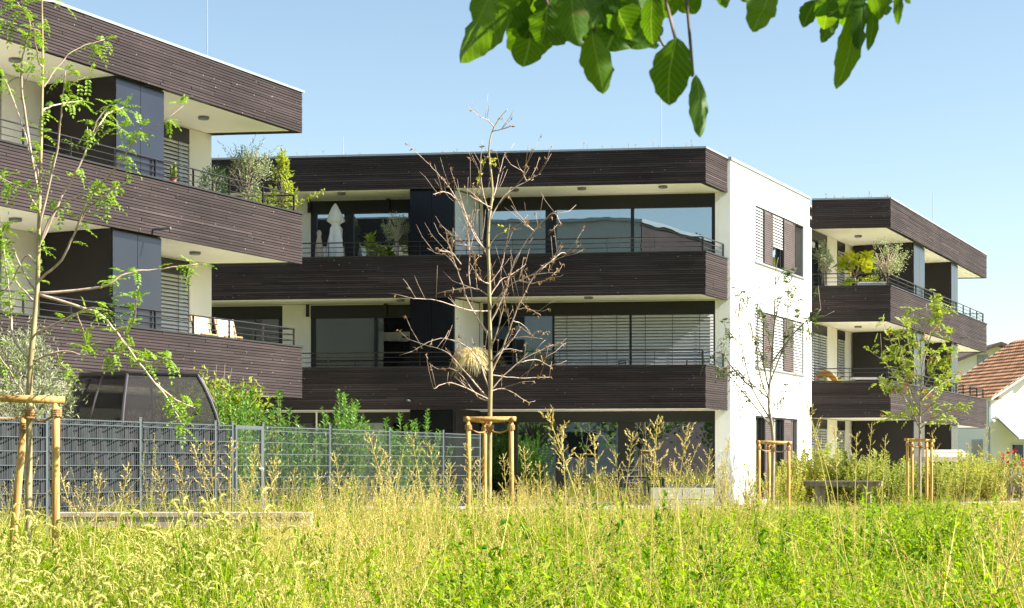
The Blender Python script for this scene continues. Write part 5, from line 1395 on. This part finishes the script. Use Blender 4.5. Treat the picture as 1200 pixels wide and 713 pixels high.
ST = [((641,483),(712,640),11,1.15),((770,494),(760,640),12,1.2),((806,500),(780,640),13,1.1),((742,508),(720,640),12,1),((696,512),(705,640),12.5,1),((658,500),(668,640),13,1),((832,528),(815,640),13,.9),((855,512),(838,640),14,.8),((932,436),(1012,620),10.5,.8),((945,470),(990,640),13,.9),
 ((978,500),(985,640),14,.9),((1004,508),(1000,640),15,.9),((1022,495),(1010,640),15,.8),((1038,510),(1030,640),16,.8),((1092,505),(1110,640),16,.8),((1135,520),(1125,640),17,.9),((1158,500),(1140,640),16,.9),((1172,530),(1160,640),17,.8),((228,524),(262,640),14,1),((206,540),(245,640),14,1),((245,520),(258,640),13,1),((271,518),(268,640),14,1.1),((300,524),(285,640),14,1),((322,540),(305,640),14,1),
 ((184,552),(210,640),14,1),((150,548),(128,640),13,1),((118,560),(105,640),13,1),((72,560),(108,640),13,1),((96,572),(92,640),13,.9),((345,552),(330,640),15,.9),((372,556),(380,640),15,.9),((392,532),(410,640),15,.9),((432,508),(470,640),15,1),((452,530),(475,640),15,.9),((482,512),(510,640),14,1),((503,520),(525,640),14,1),((528,545),(520,640),15,.9),((548,520),(560,640),14,.9),((562,540),(555,640),15,.9),((614,528),(625,640),14,1),((632,545),(640,640),14,1),((680,535),(672,640),14,.9),((720,530),(735,640),14,.9),((790,540),(800,640),15,.9),((868,560),(860,640),16,.8),((898,565),(905,640),17,.8),((416,560),(425,640),16,.8),((590,535),(598,640),15,.9)]
for i, (t, b_, Y, bg) in enumerate(ST): stalk(t, b_, Y, 300+i, bg)

# ------------------------------------------------------------------ the meadow: uncountable grass, instanced tufts
def blade(mb, rng, p, d, L, w, bend, mi=0, seg=4):
    d = d.normalized(); sd = Vector((-d.y, d.x, 0)); sd = sd.normalized() if sd.length > .05 else Vector((1, 0, 0))
    a = rng.uniform(0, 6.28); sd = (sd*math.cos(a) + d.cross(sd)*math.sin(a)); out = Vector((d.x, d.y, 0)); prev = p; pw = w
    i0 = len(mb.v); mb.v += [tuple(p - sd*w/2), tuple(p + sd*w/2)]
    for i in range(1, seg+1):
        t = i/seg; q = p + d*L*t + (out*.8 - UP*.65)*bend*L*t*t; ww = w*(1-t**1.6)+.0008
        mb.v += [tuple(q - sd*ww/2), tuple(q + sd*ww/2)]; k = i0 + 2*(i-1); mb.f.append((k, k+1, k+3, k+2)); mb.m.append(mi)
    return q
MEAD = [M['g_green'], M['g_lush'], M['g_straw'], M['g_fox'], M['g_plume'], M['g_violet'], M['leaf_yellow']]
def tuft_grass(seed, n=70, h=.62, dry=.35):
    rng = random.Random(seed); mb = MB()
    for i in range(n):
        a = rng.uniform(0, 6.28); q = .24*math.sqrt(rng.random()); p = Vector((math.cos(a)*q, math.sin(a)*q, 0)); d = Vector((math.cos(a)*.35+rng.uniform(-.3, .3), math.sin(a)*.35+rng.uniform(-.3, .3), 1))
        blade(mb, rng, p, d, h*rng.uniform(.5, 1.1), rng.uniform(.005, .013), rng.uniform(.2, 1.0), 2 if rng.random() < dry else 0)
    for i in range(int(n*.16)):
        a = rng.uniform(0, 6.28); q = .22*math.sqrt(rng.random()); p = Vector((math.cos(a)*q, math.sin(a)*q, 0)); d = Vector((rng.uniform(-.3, .3), rng.uniform(-.3, .3), 1)).normalized(); L = h*rng.uniform(.8, 1.25)
        e = blade(mb, rng, p, d, L, .003, .12, 2); spikelet_mi(mb, rng, e - d*.1, d, rng.uniform(.06, .14), .006, 4 if rng.random() < .5 else 2)
    return mb
def spikelet_mi(mb, rng, p, d, L, w, mi):
    n = max(4, int(L/.012))
    for i in range(n): mb.leaf(p + d*L*i/n, d + rdir(rng)*.7, rdir(rng), w*2.3, w, fold=.3, mi=mi)
def tuft_weed(seed, n=13, h=.55):
    rng = random.Random(seed); mb = MB()
    for i in range(n):
        a = rng.uniform(0, 6.28); q = .2*math.sqrt(rng.random()); p = Vector((math.cos(a)*q, math.sin(a)*q, 0)); d = Vector((math.cos(a)*.3+rng.uniform(-.25, .25), math.sin(a)*.3+rng.uniform(-.25, .25), 1)).normalized(); L = h*rng.uniform(.55, 1.15)
        mb.tube([p, p+d*L*.5, p+d*L], [.003, .0025, .0015], 4, 0, cap=False)
        for k in range(26):
            t = .2+.8*k/26; mb.leaf(p + d*L*t, rdir(rng) + UP*.35, UP + rdir(rng)*.5, rng.uniform(.03, .075)*(1.25-.4*t), rng.uniform(.014, .034), mi=1 if rng.random() < .75 else 0)
        if rng.random() < .05: 
            for k in range(6): mb.leaf(p + d*L - UP*.01*k, rdir(rng), rdir(rng), .018, .012, mi=5)
    for i in range(10):
        d = Vector((rng.uniform(-.4, .4), rng.uniform(-.4, .4), 1)); blade(mb, rng, Vector((rng.uniform(-.2, .2), rng.uniform(-.2, .2), 0)), d, h*rng.uniform(.6, 1.1), .007, .4, 0)
    return mb
def tuft_fox(seed, n=20, h=.55):
    rng = random.Random(seed); mb = MB()
    for i in range(n):
        a = rng.uniform(0, 6.28); q = .22*math.sqrt(rng.random()); p = Vector((math.cos(a)*q, math.sin(a)*q, 0)); d = Vector((rng.uniform(-.25, .25), rng.uniform(-.25, .25), 1)).normalized(); L = h*rng.uniform(.75, 1.15)
        e = p + d*L; mb.tube([p, p.lerp(e, .6), e], [.0022, .0018, .0014], 4, 0, cap=False); nod = Vector((rng.uniform(-1, 1), rng.uniform(-1, 1), 0)).normalized(); SL = rng.uniform(.06, .10); path = [e + d*SL*.75*t + nod*SL*.6*t*t - UP*SL*.38*t*t*t for t in (0, .25, .5, .75, 1.0)]
        for j in range(22):
            u = j/22*4; k = min(3, int(u)); c = path[k].lerp(path[k+1], u-k); ax = (path[k+1]-path[k]).normalized(); mb.leaf(c, ax*.7 + rdir(rng)*.8, rdir(rng), .015, .006, fold=.1, mi=3)
        mb.tube(path, [.0035, .006, .0066, .006, .0022], 5, 3)
    for i in range(64):
        a = rng.uniform(0, 6.28); q = .24*math.sqrt(rng.random()); p = Vector((math.cos(a)*q, math.sin(a)*q, rng.uniform(0, .2))); d = Vector((math.cos(a)*.6+rng.uniform(-.4, .4), math.sin(a)*.6+rng.uniform(-.4, .4), 1)); blade(mb, rng, p, d, h*rng.uniform(.4, .75), rng.uniform(.008, .014), rng.uniform(.3, .8), 1 if rng.random() < .5 else 0)
    return mb
def tuft_plume(seed, n=9, h=.95):
    rng = random.Random(seed); mb = MB()
    for i in range(n):
        p = Vector((rng.uniform(-.2, .2), rng.uniform(-.2, .2), 0)); d = Vector((rng.uniform(-.28, .28), rng.uniform(-.28, .28), 1)).normalized(); L = h*rng.uniform(.7, 1.15); e = p + d*L
        mb.tube([p, p.lerp(e, .5), e], [.003, .0024, .001], 4, 2, cap=False)
        for k in range(8):
            t = .74+.26*k/8; sg = 1 if k % 2 else -1; a = rng.uniform(0, 6.28); dd = (d*.8 + Vector((math.cos(a), math.sin(a), 0))*.55).normalized(); spikelet_mi(mb, rng, p + d*L*t, dd, rng.uniform(.03, .075), .007, 4 if rng.random() < .75 else 2)
    for i in range(26):
        d = Vector((rng.uniform(-.5, .5), rng.uniform(-.5, .5), 1)); blade(mb, rng, Vector((rng.uniform(-.2, .2), rng.uniform(-.2, .2), 0)), d, h*rng.uniform(.4, .7), .009, .5, 0 if rng.random() < .6 else 2)
    return mb
def tuft_broad(seed):
    rng = random.Random(seed); mb = MB()
    for i in range(9):
        a = rng.uniform(0, 6.28); d = Vector((math.cos(a)*.5, math.sin(a)*.5, 1)); blade(mb, rng, Vector((0, 0, 0)), d, rng.uniform(.5, .8), rng.uniform(.02, .034), rng.uniform(.3, .7), 1, seg=6)
    return mb

def tuft_lean(seed):
    rng = random.Random(seed); mb = MB()
    for i in range(12):
        a = rng.uniform(0, 6.28); d = Vector((math.cos(a)*rng.uniform(.5, 1.6), math.sin(a)*rng.uniform(.5, 1.6), 1)).normalized(); p = Vector((rng.uniform(-.2, .2), rng.uniform(-.2, .2), rng.uniform(0, .25)))
        e = blade(mb, rng, p, d, rng.uniform(.5, .95), rng.uniform(.004, .008), rng.uniform(0, .3), 2)
        if i % 2: spikelet_mi(mb, rng, e - d*.12, d, .13, .007, 2)
    for i in range(30):
        d = Vector((rng.uniform(-.9, .9), rng.uniform(-.9, .9), 1)); blade(mb, rng, Vector((rng.uniform(-.2, .2), rng.uniform(-.2, .2), 0)), d, rng.uniform(.35, .7), .01, rng.uniform(.3, 1), 0 if rng.random() < .6 else 1)
    return mb
PROTO = bpy.data.collections.new('tuft_prototypes')
def proto(mb, i, nm):
    o = mb.build('%s_tuft' % nm, MEAD, link=False); o.name = '%02d_%s_tuft' % (i, nm); PROTO.objects.link(o)
kinds = []
for k in range(4): kinds.append((tuft_grass(k, dry=.12+.1*k), 'grass'))
for k in range(4): kinds.append((tuft_weed(20+k), 'weed'))
for k in range(4): kinds.append((tuft_fox(40+k, n=(14, 20, 24, 10)[k], h=(.5, .55, .62, .46)[k]), 'foxtail'))
for k in range(4): kinds.append((tuft_plume(60+k), 'plume'))
for k in range(2): kinds.append((tuft_broad(80+k), 'broad'))
for k in range(2): kinds.append((tuft_lean(90+k), 'lean'))
for i, (m_, nm) in enumerate(kinds): proto(m_, i, nm)

def scatter(name, label, pts):
    me = bpy.data.meshes.new(name); me.from_pydata([p[0] for p in pts], [], [])
    a = me.attributes.new('turn', 'FLOAT_VECTOR', 'POINT'); a.data.foreach_set('vector', [c for p in pts for c in p[1]])
    a = me.attributes.new('size', 'FLOAT', 'POINT'); a.data.foreach_set('value', [p[2] for p in pts])
    a = me.attributes.new('pick', 'INT', 'POINT'); a.data.foreach_set('value', [p[3] for p in pts])
    o = bpy.data.objects.new(name, me); COL.objects.link(o); tag(o, label, 'grass', kind='stuff')
    ng = bpy.data.node_groups.new(name, 'GeometryNodeTree'); ng.interface.new_socket('Geometry', in_out='INPUT', socket_type='NodeSocketGeometry'); ng.interface.new_socket('Geometry', in_out='OUTPUT', socket_type='NodeSocketGeometry')
    L = ng.links.new; gi = ng.nodes.new('NodeGroupInput'); go = ng.nodes.new('NodeGroupOutput'); ip = ng.nodes.new('GeometryNodeInstanceOnPoints')
    ci = ng.nodes.new('GeometryNodeCollectionInfo'); ci.inputs['Collection'].default_value = PROTO; ci.inputs['Separate Children'].default_value = True; ci.inputs['Reset Children'].default_value = True
    def attr(n, t): q = ng.nodes.new('GeometryNodeInputNamedAttribute'); q.data_type = t; q.inputs['Name'].default_value = n; return next(s for s in q.outputs if s.enabled and s.name == 'Attribute')
    L(gi.outputs[0], ip.inputs['Points']); L(ci.outputs[0], ip.inputs['Instance']); ip.inputs['Pick Instance'].default_value = True
    L(attr('pick', 'INT'), ip.inputs['Instance Index']); er = ng.nodes.new('FunctionNodeEulerToRotation'); L(attr('turn', 'FLOAT_VECTOR'), er.inputs[0]); L(er.outputs[0], ip.inputs['Rotation']); L(attr('size', 'FLOAT'), ip.inputs['Scale'])
    L(ip.outputs[0], go.inputs[0]); md = o.modifiers.new('tufts', 'NODES'); md.node_group = ng
    return o

def meadow():
    rng = random.Random(21); pts = []; far = []
    from mathutils import noise as mn
    y = 6.0
    while y < 31:
        dens = 15 if y < 14 else (11 if y < 20 else 8)
        n = int(dens*.5*(.66*y+5)); 
        for _ in range(n):
            yy = y + rng.uniform(0, .5); hw = .33*yy+2.5; x = rng.uniform(-hw, hw); gx = 600+x/yy*F
            # leave the fence and bench strip free
            q = (Vector((x, yy))-FO); side = q.dot(n1)
            if side < .35 and yy < 40: continue
            if yy > 21.3 and yy < 22.7 and -6.2 < x < -2.4: continue
            nz = mn.noise(Vector((x*.35, yy*.35, 3))); nz2 = mn.noise(Vector((x*.9, yy*.9, 9)))
            gy = HOR + (EYE-.5)/yy*F
            fox = gx + (gy-600)*-.25 + nz*90 < 245 and yy < 17
            if fox: k = rng.choice([8, 9, 10, 11, 8, 9, 10, 11, 0, 4, 6, 2, 16])
            else:
                green = (gx-430)/420 + nz*.9 + (gy-620)/240
                r = rng.random()
                if green > .6: k = rng.choice([4, 5, 6, 7, 4, 5, 6, 7, 0, 1, 2, 0])
                elif green > .0: k = rng.choice([4, 5, 6, 7, 0, 0, 1, 2, 3])
                else: k = rng.choice([0, 1, 2, 3, 2, 4, 5])
                if r < .03: k = rng.choice([16, 17])
                elif r < .10: k = rng.choice([18, 19])
                pl = .03 if yy < 11 else (.09 if yy < 15 else .24)
                if 250 < gx < 900 and rng.random() < pl: k = rng.choice([12, 13, 14, 15])
                elif gx >= 900 and rng.random() < pl*.25: k = rng.choice([12, 13, 14, 15])
            sc = rng.uniform(.72, 1.2)*(1+.5*nz2+.25*mn.noise(Vector((x*2.1, yy*2.1, 5))))
            if yy > 26: sc *= .8
            sc *= 1+.32*mn.noise(Vector((x*.55, yy*.45, 31)))
            if 12.5 < yy < 24 and 420 < gx < 930 and k in (4, 5, 6, 7, 0, 1): sc *= 1.08
            if yy > 18 and 420 < gx: sc *= .84
            if 15.5 < yy < 23 and 40 < gx < 385: sc *= .74
            pts.append(((x, yy, ground_z(yy)-.01), (rng.uniform(-.4, .4), rng.uniform(-.4, .4), rng.uniform(0, 6.28)), sc, k))
        y += .5
    scatter('meadow_grass', 'uncut sunlit meadow of grasses, weeds and foxtails filling the foreground', pts)
    far = []
    for _ in range(5200):
        yy = rng.uniform(30, 62); hw = .33*yy+3; x = rng.uniform(-hw, hw); q = Vector((x, yy))-RB
        if q.dot(n1) < .4 and q.dot(n2) < 4.2: continue
        if (Vector((x, yy))-FO).dot(n1) < .3: continue
        if (Vector((x, yy))-PC).dot(n1) < .6 and yy > 49: continue
        far.append(((x, yy, GZ-.01), (0, 0, rng.uniform(0, 6.28)), rng.uniform(.16, .32) if yy > 33 else rng.uniform(.35, .7), rng.choice([0, 1, 2, 3])))
    scatter('lawn_grass', 'short sunlit lawn grass beyond the meadow in front of the buildings', far)
meadow()
